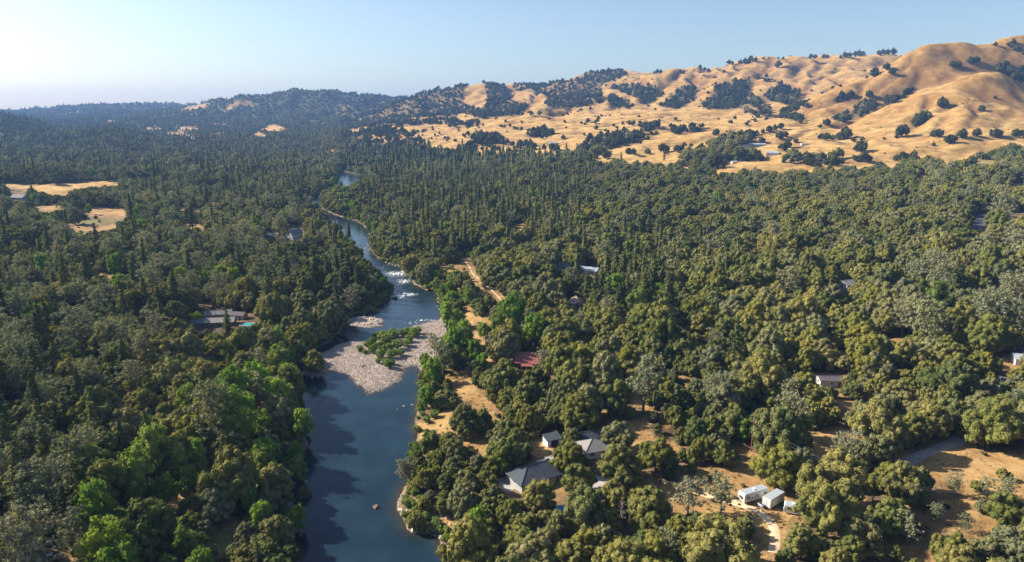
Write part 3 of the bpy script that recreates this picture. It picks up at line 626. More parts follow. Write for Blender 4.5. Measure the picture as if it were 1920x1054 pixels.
class Build:
    def __init__(s): s.V = []; s.Q = []; s.T = []; s.n = 0; s.qm = []; s.tm = []
    def addq(s, V, Q=None, mi=0):
        V = np.asarray(V); Q = np.arange(len(V)).reshape(-1, 4) if Q is None else np.asarray(Q)
        s.V.append(V); s.Q.append(Q + s.n); s.qm += [mi] * len(Q); s.n += len(V)
    def addt(s, V, T, mi=0):
        s.V.append(np.asarray(V)); s.T.append(np.asarray(T) + s.n); s.tm += [mi] * len(T); s.n += len(V)
    def mesh(s, name, mats):
        return mesh_np(name, np.concatenate(s.V), np.concatenate(s.Q) if s.Q else None, np.concatenate(s.T) if s.T else None, mats, s.qm + s.tm)
def tube(bd, pts, rads, k=6, mi=0):
    pts = [np.array(p, float) for p in pts]; V = []; Q = []
    for i, (p, r) in enumerate(zip(pts, rads)):
        t = unit(pts[min(i+1, len(pts)-1)] - pts[max(i-1, 0)])
        a = unit(np.cross(t, [0.3, 1, 0.1])); b = np.cross(t, a)
        for j in range(k):
            an = 2 * math.pi * j / k; V.append(p + r * (math.cos(an) * a + math.sin(an) * b))
        if i:
            for j in range(k): Q.append(((i-1)*k + j, (i-1)*k + (j+1) % k, i*k + (j+1) % k, i*k + j))
    bd.addq(V, Q, mi)
def n_leaf(per): return per > 0
def lobes_to(bd, L, rng, per, size, core=.82, spread=.35, ico_=ICO1, up=.15, mi=0, thin=1.0):
    """leaf clumps: a rough inner mass and many small leaves standing on it"""
    for (c, r, sc) in L:
        c = np.array(c)
        if core > 0:
            v, t = ico_
            v = v * (1 + (.13 if n_leaf(per) else .06) * np.clip(rng.normal(size=(len(v), 1)), -1.3, 1.1)) * np.array([r, r, r * sc]) * core + c
            bd.addt(v, t, mi)
        n = per if isinstance(per, int) else max(4, int(per * r * r))
        if n <= 0: continue
        d = unit(rng.normal(size=(n, 3)) + np.array([0, 0, up]))
        p = c + d * np.array([r, r, r * sc]) * (1 + .14 * rng.normal(size=(n, 1)))
        nn = unit(d + spread * rng.normal(size=(n, 3)))
        s = size * rng.uniform(.6, 1.35, n)
        bd.addq(quads_at(p, nn, s, s * rng.uniform(.5, .9, n) * thin, rng), mi=mi)
def oak_lobes(rng, R, H, n, rmin, rmax):
    """a dome of a few big leafy masses, each broken into rounded clumps"""
    L = []; tries = 0; big = []
    nb = int(rng.integers(3, 6)); zc = H * .52
    for k in range(nb):
        a = 2 * math.pi * (k + rng.uniform(-.3, .3)) / nb; rr = R * rng.uniform(.38, .52)
        big.append((np.array([rr * math.cos(a), rr * math.sin(a), H * rng.uniform(.36, .58)]), R * rng.uniform(.46, .58), rng.uniform(.95, 1.2)))
    big.append((np.array([rng.uniform(-.2, .2) * R, rng.uniform(-.2, .2) * R, H * rng.uniform(.62, .7)]), R * .54, 1.05))
    while len(L) < n and tries < n * 25:
        tries += 1
        b, br, bz = big[rng.integers(len(big))]
        d = unit(rng.normal(size=3) + np.array([0, 0, .25])); p = b + d * br * np.array([1, 1, bz]) * rng.uniform(.82, 1.05)
        if p[2] < H * .16 or any(np.linalg.norm((p - q[0]) / np.array([1, 1, q[2]])) < q[1] * .55 for q in big): continue
        r = rng.uniform(rmin, rmax)
        if any(np.linalg.norm((p - q[0])) < .5 * (r + q[1]) for q in L): continue
        L.append((p, r, rng.uniform(.85, 1.2)))
    inner = [(b, br * .86, bz) for b, br, bz in big]
    return L, inner
def oak(seed, detail):
    rng = np.random.default_rng(seed); R = rng.uniform(4.8, 5.8); H = rng.uniform(9.5, 11.5)
    cr, tk = Build(), Build()
    n, rr, per, sz = {2: (75, (.7, 1.45), 46.0, .17), 1: (46, (.9, 1.7), 20.0, .25), 0: (18, (1.4, 2.2), 6.0, .42)}[detail]
    L, inner = oak_lobes(rng, R, H, n, *rr)
    lobes_to(cr, [(b_, r_ * .97, q_) for b_, r_, q_ in inner], rng, per * .6, sz, core=0, spread=.5)
    lobes_to(cr, L, rng, per, sz, core=.84, ico_=ICO1 if detail < 2 else ICO2, spread=.36, up=.25)
    lobes_to(cr, inner, rng, 0, 0, core=.84, ico_=ICO2)
    lean = rng.uniform(-.6, .6, 2)
    k = 7 if detail == 2 else 4
    top = np.array([lean[0], lean[1], H * .28]); tube(tk, [(0, 0, -.6), (lean[0] * .4, lean[1] * .4, H * .14), top], [.42, .33, .26], k)
    for b, br, _q in (inner if detail else inner[:2]):
        mid = (top + b) / 2 + rng.normal(size=3) * .3; tube(tk, [top, mid, b + np.array([0, 0, br * .3])], [.2, .14, .05], max(3, k - 2))
    return cr, tk, R, H
def greypine(seed, detail):
    rng = np.random.default_rng(seed); H = rng.uniform(14, 17.5); R = rng.uniform(4.2, 5.0)
    cr, tk = Build(), Build()
    lean = rng.uniform(-1.4, 1.4, 2)
    forks = rng.integers(2, 4); base = np.array([lean[0] * .3, lean[1] * .3, H * .28])
    tube(tk, [(0, 0, -.6), base], [.38, .28], 6 if detail == 2 else 4)
    n, per, sz = {2: (26, 34.0, .17), 1: (14, 20.0, .24), 0: (6, 6.0, .45)}[detail]
    for f in range(forks):
        a = 2 * math.pi * f / forks + rng.uniform(-.5, .5); o = R * rng.uniform(.3, .55)
        tip = np.array([lean[0] + o * math.cos(a), lean[1] + o * math.sin(a), H * rng.uniform(.82, 1.0)])
        tube(tk, [base, base * .45 + tip * .55 + rng.normal(size=3) * .3, tip], [.22, .14, .04], 5 if detail == 2 else 3)
        L = []
        for k in range(n * 3 if detail == 2 else n * 2):
            t = rng.uniform(.0, 1.02); c = base * (1 - t) + tip * t
            w = R * .85 * math.sin(math.pi * min(1, .22 + .66 * t)) ** .8
            c = c + np.array([rng.normal() * w * .6, rng.normal() * w * .6, rng.normal() * .5])
            L.append((c, rng.uniform(.5, 1.0) * (1 if detail == 2 else 1.35 if detail else 2.0), rng.uniform(.7, 1)))
        lobes_to(cr, L, rng, per, sz, core=.55 if detail else .8, spread=.9, up=.3, thin=.55 if detail == 2 else .8)
    return cr, tk, R, H
def conifer(seed, detail):
    rng = np.random.default_rng(seed); H = rng.uniform(17, 25); R = rng.uniform(3.2, 4.2)
    cr, tk = Build(), Build()
    tube(tk, [(0, 0, -.8), (0, 0, H * .4), (0, 0, H * .98)], [.42, .3, .04], 6 if detail == 2 else 4)
    z0 = H * rng.uniform(.14, .3)
    if detail == 0:
        nl = 9
        for k in range(nl):
            t = k / (nl - 1); z = z0 + (H - z0) * t; r = R * (1 - t) ** .6 * rng.uniform(.75, 1.2) + .3
            m = 7; a = rng.uniform(0, 6) + np.arange(m) * 2 * math.pi / m
            rr = r * rng.uniform(.75, 1.2, m)
            ring = np.stack([rr * np.cos(a), rr * np.sin(a), np.full(m, z - .5)], 1)
            V = np.concatenate([ring, [[0, 0, z + 2.6]]]); cr.addt(V, [(i, (i+1) % m, m) for i in range(m)])
        return cr, tk, R, H
    step = .75 if detail == 2 else 1.3
    z = z0; P = []; Nn = []; S = []
    while z < H - .3:
        t = (z - z0) / (H - z0); r = R * (min(1, (1 - t) * 1.25) ** .8) * rng.uniform(.82, 1.15) + .15
        m = 7 if detail == 2 else 6
        for k in range(m):
            a = rng.uniform(0, 2 * math.pi); L = r * rng.uniform(.6, 1.15)
            ns = max(2, int(L / (.42 if detail == 2 else .9)))
            for s in range(ns):
                q = (s + .7) / ns; d = L * q
                for w in ((-1, 1, 0) if detail == 2 else (0,)):
                    P.append((d * math.cos(a) - w * .3 * q * math.sin(a) * rng.uniform(.5, 1.6), d * math.sin(a) + w * .3 * q * math.cos(a) * rng.uniform(.5, 1.6), z - .18 * d + .3 * q * q * L * .3 + rng.normal() * .1))
                    Nn.append((math.cos(a) * .45 + rng.normal() * .3, math.sin(a) * .45 + rng.normal() * .3, .8)); S.append(rng.uniform(.24, .42) if detail == 2 else rng.uniform(.5, .85))
        z += step * rng.uniform(.7, 1.3)
    P, Nn, S = np.array(P), unit(np.array(Nn)), np.array(S)
    cr.addq(quads_at(P, Nn, S, S * .7, rng))
    # dark woody heart of the crown
    m = 6; rings = [(z0 + .6, .2), (z0 + (H - z0) * .2, R * .45), (z0 + (H - z0) * .6, R * .3), (H * .97, .03)]
    tube(cr, [(0, 0, q[0]) for q in rings], [q[1] for q in rings], m)
    return cr, tk, R, H
def broadleaf(seed, detail, slim=1.0):
    rng = np.random.default_rng(seed); H = rng.uniform(12, 15); R = rng.uniform(3.6, 4.4) * slim
    cr, tk = Build(), Build(); L = []
    n = {2: 60, 1: 30, 0: 12}[detail]
    for k in range(n):
        t = rng.uniform(0, 1) ** .8; z = H * (.2 + .74 * t); w = R * math.sin(math.pi * (.16 + .74 * t)) ** .7
        a = rng.uniform(0, 2 * math.pi); q = rng.uniform(.5, .95)
        L.append((np.array([w * q * math.cos(a), w * q * math.sin(a), z]), rng.uniform(.7, 1.3) * (1.0, 1.0, 1.7)[2 - detail] * (.75 + .25 * slim), rng.uniform(.9, 1.25)))
    lobes_to(cr, L, rng, {2: 40.0, 1: 18.0, 0: 5.0}[detail], {2: .19, 1: .28, 0: .5}[detail], core=.8, spread=.65, up=.3)
    lobes_to(cr, [((0, 0, H * .45), R * .6, 1.4 / max(slim, .6)), ((0, 0, H * .68), R * .45, 1.2)], rng, 0, 0, core=.9)
    tube(tk, [(0, 0, -.6), (.1, .1, H * .3), (0, 0, H * .85)], [.32, .22, .05], 6 if detail == 2 else 4)
    for k in range(3 if detail else 0):
        c = L[k][0]; tube(tk, [(0, 0, H * .25), (c[0] * .5, c[1] * .5, c[2] * .7), tuple(c)], [.14, .09, .03], 4)
    return cr, tk, R, H
def shrub(seed, detail):
    rng = np.random.default_rng(seed); R = rng.uniform(1.7, 2.1); H = rng.uniform(2.6, 3.2)
    cr, tk = Build(), Build(); L = []
    for k in range({2: 16, 1: 9, 0: 4}[detail]):
        a = rng.uniform(0, 2 * math.pi); q = R * .62 * rng.uniform(0, 1) ** .5
        L.append((np.array([q * math.cos(a), q * math.sin(a), H * rng.uniform(.3, .72) * (1 - .25 * q / R)]), rng.uniform(.55, .85) * (1.25 if detail < 1 else 1), 1.0))
    lobes_to(cr, L, rng, {2: 60.0, 1: 24.0, 0: 7.0}[detail], {2: .16, 1: .25, 0: .45}[detail], core=.8, spread=.7, up=.5)
    for k in range(3 if detail == 2 else 1):
        c = L[k][0]; tube(tk, [(0, 0, -.3), tuple(c * .5), tuple(c)], [.07, .05, .02], 4)
    return cr, tk, R, H
def snag(seed, detail):
    rng = np.random.default_rng(seed); H = rng.uniform(10, 13); R = rng.uniform(3, 4); cr, tk = Build(), Build()
    tube(tk, [(0, 0, -.6), (.2, .1, H * .5), (.1, .3, H)], [.3, .2, .04], 6)
    for k in range(26):
        t = rng.uniform(.22, .98); a = rng.uniform(0, 2 * math.pi); L = R * (1.15 - .8 * t) * rng.uniform(.6, 1.1); p0 = np.array([.15, .15, H * t]); dr = np.array([math.cos(a), math.sin(a), rng.uniform(.1, .7)])
        m1 = p0 + dr * L * .5 + rng.normal(size=3) * .15; e1 = p0 + dr * L; tube(cr, [p0, m1, e1], [.11, .07, .03], 4)
        for q in range(5):
            s_ = m1 * (1 - q / 5) + e1 * (q / 5); tube(cr, [s_, s_ + unit(dr + rng.normal(size=3) * .8) * L * .38], [.04, .015], 3)
    return cr, tk, R, H
def poplar(seed, detail): return broadleaf(seed, detail, .45)

KINDS = {   # name: (builder, leaf material, bark, number of near shapes, mid, far)
 'oak_tree': (oak, 'oak', 'bark', 8, 5, 4), 'grassland_oak': (oak, 'field_oak', 'bark', 0, 5, 3),
 'grey_pine': (greypine, 'pine', 'palebark', 5, 4, 3), 'conifer_tree': (conifer, 'conifer', 'bark', 5, 4, 4),
 'riverside_tree': (broadleaf, 'bright', 'palebark', 5, 3, 2), 'willow_shrub': (shrub, 'willow', 'bark', 4, 3, 0),
 'lime_green_tree': (broadleaf, 'lime', 'palebark', 3, 0, 0), 'slender_poplar': (poplar, 'bright', 'palebark', 3, 0, 0),
 'bare_tree': (snag, 'deadwood', 'palebark', 3, 0, 0), 'brush': (shrub, 'brush', 'bark', 0, 3, 2), 'grass_tuft': (shrub, 'straw', 'bark', 0, 0, 3),
}
PROTO = {}      # (kind, detail) -> list of dicts
for ki, (kind, (fn, lm, bk, *cnt)) in enumerate(KINDS.items()):
    for detail, c in zip((2, 1, 0), cnt):
        lst = []
        for k in range(c):
            cr, tk, R, H = fn(1000 * ki + 100 * detail + k, detail)
            lst.append(dict(cr=cr, tk=tk, R=R, H=H, kind=kind))
        PROTO[(kind, detail)] = lst
def whole_mesh(p):
    if 'whole' not in p:
        a, b = p['cr'], p['tk']; w = Build()
        w.V = a.V + b.V; w.Q = a.Q + [q + a.n for q in b.Q]; w.T = a.T + [t + a.n for t in b.T]
        w.qm = a.qm + [1] * len(b.qm); w.tm = a.tm + [1] * len(b.tm)
        w.V = list(w.V); kn = KINDS[p['kind']]
        p['whole'] = w.mesh(p['kind'], [M[kn[1]], M[kn[2]]])
    return p['whole']
def parts_mesh(p):
    if 'crm' not in p:
        kn = KINDS[p['kind']]; p['crm'] = p['cr'].mesh('crown', [M[kn[1]]]); p['tkm'] = p['tk'].mesh('trunk', [M[kn[2]]])
    return p['crm'], p['tkm']

# ------------------------------------------------------------------ where they stand
ITEMS = []      # kind, x, y, z, scale, zscale, rot, proto random, explicit flag
def add(kind, x, y, s, sz=None, explicit=False):
    ITEMS.append([kind, float(x), float(y), 0.0, float(s), float(sz if sz else s), random.uniform(0, 6.28), random.random(), explicit])
RH = {'oak_tree': (5.3, 10.5), 'grassland_oak': (5.3, 10.5), 'grey_pine': (4.5, 15.5), 'conifer_tree': (3.7, 21), 'riverside_tree': (4.0, 13.5), 'willow_shrub': (1.9, 2.9), 'lime_green_tree': (4.0, 13.5), 'slender_poplar': (1.8, 13.5), 'brush': (1.9, 2.9), 'bare_tree': (3.5, 11.5), 'grass_tuft': (1.9, 2.9)}
def addpx(kind, px, pbase, wpx, tall=1.0):
    """by the photo pixel of its foot and the width of its crown in photo pixels"""
    x, y, z = ground(px, pbase); d = y * CP + (CAM_H - z) * SP
    s = wpx * d / FPX / 2 / RH[kind][0]; s = min(max(s, .35), 2.4); add(kind, x, y, s, s * tall, True)
EX = {
 'grassland_oak': [(1639, 145, 18), (1662, 132, 13), (1672, 140, 12), (1629, 184, 14), (1622, 193, 9), (1766, 202, 19), (1840, 210, 12), (1725, 234, 24), (1716, 240, 18), (1785, 126, 12), (1797, 128, 12), (1818, 121, 13), (1830, 119, 12), (1691, 258, 24), (1758, 258, 16), (1750, 258, 13),
   (1803, 260, 18), (1831, 256, 15), (1866, 259, 18), (1872, 257, 13), (1905, 258, 16), (1915, 256, 13), (1779, 270, 18), (1788, 268, 14), (1750, 274, 7), (1585, 262, 24), (1572, 262, 13), (1548, 264, 15), (1538, 262, 12), (1561, 263, 10), (1537, 241, 8), (1550, 236, 13), (1614, 286, 22), (1604, 284, 10),
   (1650, 325, 22), (1618, 304, 20), (1602, 302, 11), (1630, 303, 11), (1692, 304, 20), (1712, 308, 18), (1680, 302, 12), (1563, 312, 20), (1552, 310, 15), (1575, 311, 14), (1512, 310, 16), (1498, 305, 14), (1520, 312, 14), (1532, 316, 13), (1485, 307, 10), (1469, 306, 8), (1342, 255, 13), (1371, 232, 6), (1442, 248, 12), (1453, 244, 10), (1463, 243, 12), (1419, 254, 9), (1430, 250, 8),
   (1462, 262, 15), (1472, 258, 12), (1470, 284, 17), (1478, 278, 14), (1463, 280, 10), (1425, 302, 14), (1428, 270, 13), (1305, 291, 14), (1320, 281, 8), (1338, 316, 26), (1322, 310, 18), (1306, 308, 16), (1290, 306, 15), (1346, 302, 18), (1460, 128, 16), (1437, 145, 7), (1434, 154, 8), (1441, 154, 8), (1730, 79, 12), (1736, 76, 10), (1723, 82, 8), (1771, 75, 7), (1790, 76, 9), (1808, 79, 13), (1849, 74, 9), (1864, 71, 13), (1872, 70, 8), (1856, 73, 8),
   (1521, 111, 9), (1529, 111, 8), (1545, 110, 8), (1550, 110, 7), (1585, 109, 11), (1592, 108, 9), (1602, 107, 10), (1611, 106, 11), (1618, 106, 9), (1576, 110, 6), (1648, 105, 10), (1656, 104, 11), (1665, 103, 10), (1675, 102, 11), (1683, 100, 9), (1397, 120, 10), (1408, 118, 12), (1388, 121, 8), (1416, 117, 9), (1366, 122, 9), (1373, 121, 6), (1312, 129, 7), (1320, 128, 6), (1326, 128, 5), (1432, 112, 5), (1441, 111, 4), (1459, 111, 4), (1468, 112, 5), (1321, 133, 7), (1328, 136, 7), (1866, 87, 8), (1899, 86, 10), (1890, 88, 7), (1358, 136, 5), (1566, 131, 4), (1575, 163, 5),
   (1232, 139, 9), (1238, 138, 7), (1226, 139, 5), (1275, 139, 8), (1282, 138, 6), (907, 153, 8), (912, 152, 6), (923, 155, 4), (934, 158, 4), (950, 157, 4), (1137, 299, 16), (1118, 299, 8), (1187, 290, 12), (1178, 290, 12), (1213, 288, 8), (1216, 290, 10), (1243, 287, 18), (1250, 285, 12), (1270, 286, 14), (1277, 284, 12), (1096, 272, 8), (1056, 262, 9), (1000, 281, 14), (974, 279, 12), (961, 275, 10), (1035, 283, 14), (1044, 284, 12), (1020, 281, 10), (1171, 249, 11), (1157, 252, 10), (1140, 250, 7),
   (1103, 231, 9), (1116, 233, 8), (1118, 243, 8), (1168, 234, 6), (1180, 234, 8), (1188, 234, 8), (1200, 234, 8), (1213, 237, 8), (1222, 238, 8), (1257, 240, 9), (1275, 243, 9), (997, 217, 8), (1012, 217, 9), (1029, 225, 5), (1088, 209, 5), (870, 258, 8), (877, 255, 9), (905, 266, 16), (921, 268, 16), (912, 274, 12), (935, 268, 11), (951, 268, 8), (792, 276, 15), (765, 287, 10), (786, 288, 12), (837, 291, 14), (848, 292, 14), (876, 288, 12), (888, 290, 13), (922, 300, 16), (912, 299, 8), (940, 298, 9), (978, 231, 5), (965, 243, 6), (970, 244, 6), (1010, 247, 10), (1000, 246, 8), (1018, 249, 9), (1028, 250, 8), (990, 247, 6), (948, 229, 5), (700, 238, 6), (712, 234, 5), (727, 228, 5), (745, 233, 6), (734, 246, 6), (748, 250, 6),
   (815, 255, 5), (824, 252, 5), (809, 262, 5), (860, 246, 5), (640, 258, 8)],
 'bare_tree': [(1408, 432, 14), (1432, 520, 16), (1872, 612, 34), (1905, 600, 30), (1842, 590, 26), (1556, 480, 16), (232, 668, 24), (90, 700, 28), (700, 560, 12), (1165, 985, 30), (1258, 1000, 34), (655, 560, 14), (880, 300, 8), (1015, 400, 12), (152, 410, 10), (1475, 312, 9), (1296, 312, 8), (480, 470, 16)],
 'riverside_tree': [(545, 735, 34), (500, 745, 36), (560, 1000, 36), (470, 965, 34), (512, 880, 36), (430, 775, 26), (880, 575, 24), (858, 620, 24), (866, 665, 30), (843, 662, 24), (905, 700, 24), (930, 640, 26), (545, 690, 26), (358, 722, 28), (405, 698, 16), (447, 762, 26), (520, 790, 52), (492, 830, 38), (468, 800, 26), (330, 715, 24), (570, 830, 40), (560, 905, 34), (350, 1062, 50), (315, 960, 44), (965, 622, 44), (906, 640, 22), (872, 655, 34), (890, 690, 32), (1000, 655, 40), (1012, 636, 26), (850, 640, 24), (835, 600, 22), (945, 612, 30),
   (640, 388, 16), (650, 398, 16), (664, 402, 16), (626, 384, 16), (632, 372, 15), (645, 374, 15), (612, 386, 13), (608, 376, 12), (625, 352, 12), (633, 345, 10), (640, 352, 10), (672, 410, 15), (685, 420, 15), (697, 430, 15), (704, 444, 17), (712, 458, 18), (722, 470, 18), (738, 478, 17), (755, 482, 17), (700, 408, 14), (715, 425, 14), (470, 800, 30), (545, 770, 30), (886, 492, 12), (835, 690, 34), (812, 725, 34), (800, 770, 30),
   (893, 1022, 44), (168, 402, 12), (134, 398, 9), (140, 404, 9), (68, 384, 13), (105, 445, 11), (155, 452, 12), (125, 410, 12), (60, 470, 14), (1392, 830, 30), (495, 905, 40), (540, 700, 20), (980, 598, 22)],
 'lime_green_tree': [(214, 1125, 98), (178, 1075, 42), (372, 610, 16), (360, 606, 11), (274, 575, 11), (270, 560, 14), (1150, 655, 14), (418, 545, 30), (442, 548, 28), (342, 545, 28), (388, 542, 22), (455, 552, 20)],
 'slender_poplar': [(378, 905, 24), (344, 918, 24), (354, 935, 18), (366, 930, 16), (838, 625, 16), (472, 815, 18)],
 'grey_pine': [(1340, 672, 32), (1480, 832, 62), (1288, 968, 58, .85), (1352, 962, 58, .8), (1582, 880, 50), (1252, 1068, 48), (1760, 565, 52), (1720, 545, 40), (1640, 560, 22), (1890, 590, 50), (1860, 600, 36), (1905, 640, 44), (1575, 480, 20), (1555, 470, 22), (1870, 418, 34), (1545, 560, 14), (1020, 700, 28), (100, 800, 60), (70, 880, 60), (40, 760, 55), (60, 1000, 64), (20, 930, 60), (185, 760, 42), (300, 650, 40), (215, 700, 40),
   (150, 690, 34), (1785, 930, 28), (1846, 932, 26), (1752, 980, 20), (1810, 1000, 18), (1700, 1020, 40), (1885, 940, 30), (1480, 770, 40), (830, 705, 40), (815, 665, 26), (660, 590, 34), (760, 905, 30), (240, 690, 32), (440, 570, 26), (480, 500, 24), (330, 470, 30), (270, 480, 28)],
 'conifer_tree': [(50, 975, 58), (18, 870, 54), (96, 905, 46), (62, 1095, 62), (132, 1015, 42), (8, 770, 46), (75, 805, 40), (-10, 980, 56), (130, 905, 36), (155, 780, 34), (430, 645, 24), (185, 860, 40), (280, 850, 30), (235, 880, 36), (130, 830, 36), (1100, 570, 22), (1115, 575, 24), (1128, 560, 22), (1140, 590, 26), (1160, 600, 26), (1175, 585, 26), (1190, 600, 28), (1205, 590, 26), (1180, 545, 22), (1200, 535, 22), (1165, 530, 22), (1220, 545, 22), (1150, 545, 20), (1345, 540, 22), (1360, 530, 20), (1375, 735, 24), (1245, 303, 8), (1340, 330, 7), (860, 700, 20), (1395, 560, 24), (1390, 525, 20), (1240, 560, 24), (1218, 600, 24),
   (805, 490, 20), (815, 492, 18), (850, 480, 18), (866, 470, 18), (885, 472, 16), (655, 460, 18), (640, 470, 18), (630, 455, 16), (618, 460, 16), (560, 500, 16), (690, 560, 20), (628, 480, 18)],
 'oak_tree': [(872, 820, 66), (948, 886, 74), (1065, 888, 60), (1085, 930, 64), (1160, 912, 84), (1010, 965, 66), (1095, 1000, 88), (1045, 1010, 52), (955, 985, 50), (985, 1020, 56), (1220, 985, 84), (1200, 1052, 60), (1342, 1088, 142), (1540, 1010, 110), (1560, 960, 120), (1456, 914, 90), (1600, 1030, 80), (1660, 1005, 76), (1690, 945, 80), (1720, 930, 50), (1655, 925, 60), (1640, 870, 60), (1880, 985, 66), (1900, 1060, 80), (1780, 1060, 66), (1850, 1062, 60), (1900, 830, 90), (1850, 820, 60), (1710, 830, 60), (1640, 800, 66), (1500, 1052, 70),
   (1160, 845, 60), (1230, 890, 70), (1300, 840, 60), (1880, 905, 26), (1832, 925, 24), (1850, 700, 40), (1890, 660, 46), (1940, 760, 60), (1840, 960, 24), (400, 985, 72), (300, 870, 66), (225, 930, 60), (440, 930, 56), (500, 970, 56), (530, 1010, 44), (545, 1060, 40), (250, 830, 70), (380, 800, 60), (430, 870, 56), (320, 800, 50), (270, 990, 52), (210, 900, 56), (470, 870, 44), (570, 930, 30), (590, 700, 44), (560, 680, 46), (600, 640, 36),
   (820, 880, 40), (850, 900, 44), (800, 920, 44), (880, 930, 50), (905, 960, 40), (860, 960, 44), (840, 925, 40), (915, 925, 42), (785, 865, 24), (790, 905, 34), (920, 900, 36), (830, 965, 30), (1130, 720, 50), (1100, 790, 70), (1150, 780, 66), (1060, 790, 54), (940, 850, 40), (905, 800, 36), (990, 760, 60), (940, 740, 66), (920, 735, 44), (1010, 720, 40)],
}
for kind, lst in EX.items():
    for t in lst: addpx(kind, *t)
# willows on the gravel island and along the banks
WS = [(712, 655, 26), (728, 660, 28), (745, 655, 26), (762, 650, 24), (778, 632, 26), (768, 642, 20), (700, 662, 22), (715, 672, 24), (735, 672, 24), (750, 668, 20), (700, 648, 22), (690, 652, 18), (725, 645, 28), (740, 640, 26), (755, 632, 22), (706, 630, 28), (720, 625, 24), (742, 618, 18), (748, 614, 16), (735, 632, 24), (715, 640, 24), (765, 628, 20), (783, 626, 20), (728, 690, 24), (722, 684, 18), (735, 684, 16), (676, 660, 16), (684, 664, 12), (672, 654, 10), (708, 682, 14),
      (782, 812, 20), (815, 785, 22), (800, 795, 18), (812, 760, 24), (835, 765, 24), (850, 755, 22), (780, 850, 26), (772, 860, 24), (776, 842, 22), (795, 745, 22), (790, 725, 22), (826, 720, 24), (690, 585, 18), (700, 575, 20), (712, 565, 20), (722, 560, 18), (728, 552, 14), (705, 585, 16), (680, 590, 14), (762, 952, 24), (778, 930, 22), (790, 950, 24), (786, 972, 22), (805, 995, 22), (835, 1020, 22), (858, 1052, 26), (800, 975, 20), (905, 1062, 24), (920, 1050, 20), (740, 560, 12), (772, 520, 14), (778, 508, 14), (790, 530, 18), (800, 545, 18), (812, 540, 18), (785, 520, 18), (770, 500, 12), (806, 530, 16), (795, 515, 16), (815, 525, 14), (825, 535, 18),
      (835, 545, 18), (828, 555, 18), (838, 565, 20), (845, 580, 20), (832, 580, 18), (850, 560, 20), (842, 530, 16), (858, 540, 18), (866, 555, 18), (855, 520, 16), (848, 505, 14), (832, 512, 14), (838, 600, 20), (846, 615, 22), (855, 595, 20), (862, 575, 20), (872, 570, 18), (836, 640, 22), (842, 655, 20), (845, 672, 22), (828, 700, 24), (715, 490, 12), (722, 482, 12), (705, 478, 12), (730, 492, 12), (742, 494, 12), (700, 465, 12), (750, 490, 12), (762, 494, 12)]
for t in WS: addpx("willow_shrub", *t)
add('grey_pine', *W(764, 905), .45, .55, True)

EXY = np.array([(t[1], t[2], t[4] * RH[t[0]][0]) for t in ITEMS])
PINE_ZONES = [   # polygon of the tree's foot in photo pixels, (conifer, grey pine, bright)
 ([(-120, 370), (540, 370), (600, 470), (560, 560), (300, 600), (-120, 620)], (.15, .30, .03)), ([(-120, 620), (330, 600), (300, 760), (200, 1150), (-250, 1150)], (.12, .30, .02)), ([(300, 600), (600, 560), (600, 760), (250, 760)], (.12, .10, .05)), ([(200, 760), (600, 760), (600, 1150), (150, 1150)], (.03, .04, .24)),
 ([(600, 420), (720, 500), (720, 580), (560, 580), (540, 430)], (.15, .12, .0)), ([(640, 280), (1120, 290), (1100, 400), (1060, 460), (760, 490), (700, 420), (650, 330)], (.34, .06, .02)), ([(1060, 470), (1260, 440), (1260, 620), (1080, 600)], (.38, .06, .02)), ([(-120, 280), (640, 280), (640, 370), (-120, 370)], (.12, .08, .01)),
 ([(-120, 180), (800, 180), (640, 290), (-120, 290)], (.2, .05, .0)), ([(1260, 330), (2050, 330), (2050, 760), (1260, 760)], (.006, .045, .004)), ([(1260, 760), (2050, 760), (2050, 1150), (1260, 1150)], (.01, .05, .01)), ([(840, 560), (1000, 560), (1000, 760), (840, 760)], (.03, .06, .22)), ([(1000, 560), (1260, 620), (1260, 1150), (760, 1150), (760, 860)], (.02, .05, .02))]
bands = [(118, 520, 8.3), (520, 1000, 8.6), (1000, 1700, 10.4), (1700, 2600, 13.0), (2600, 3700, 17.0), (3700, 5000, 24.0), (5000, 6700, 36.0)]
AUTO = []
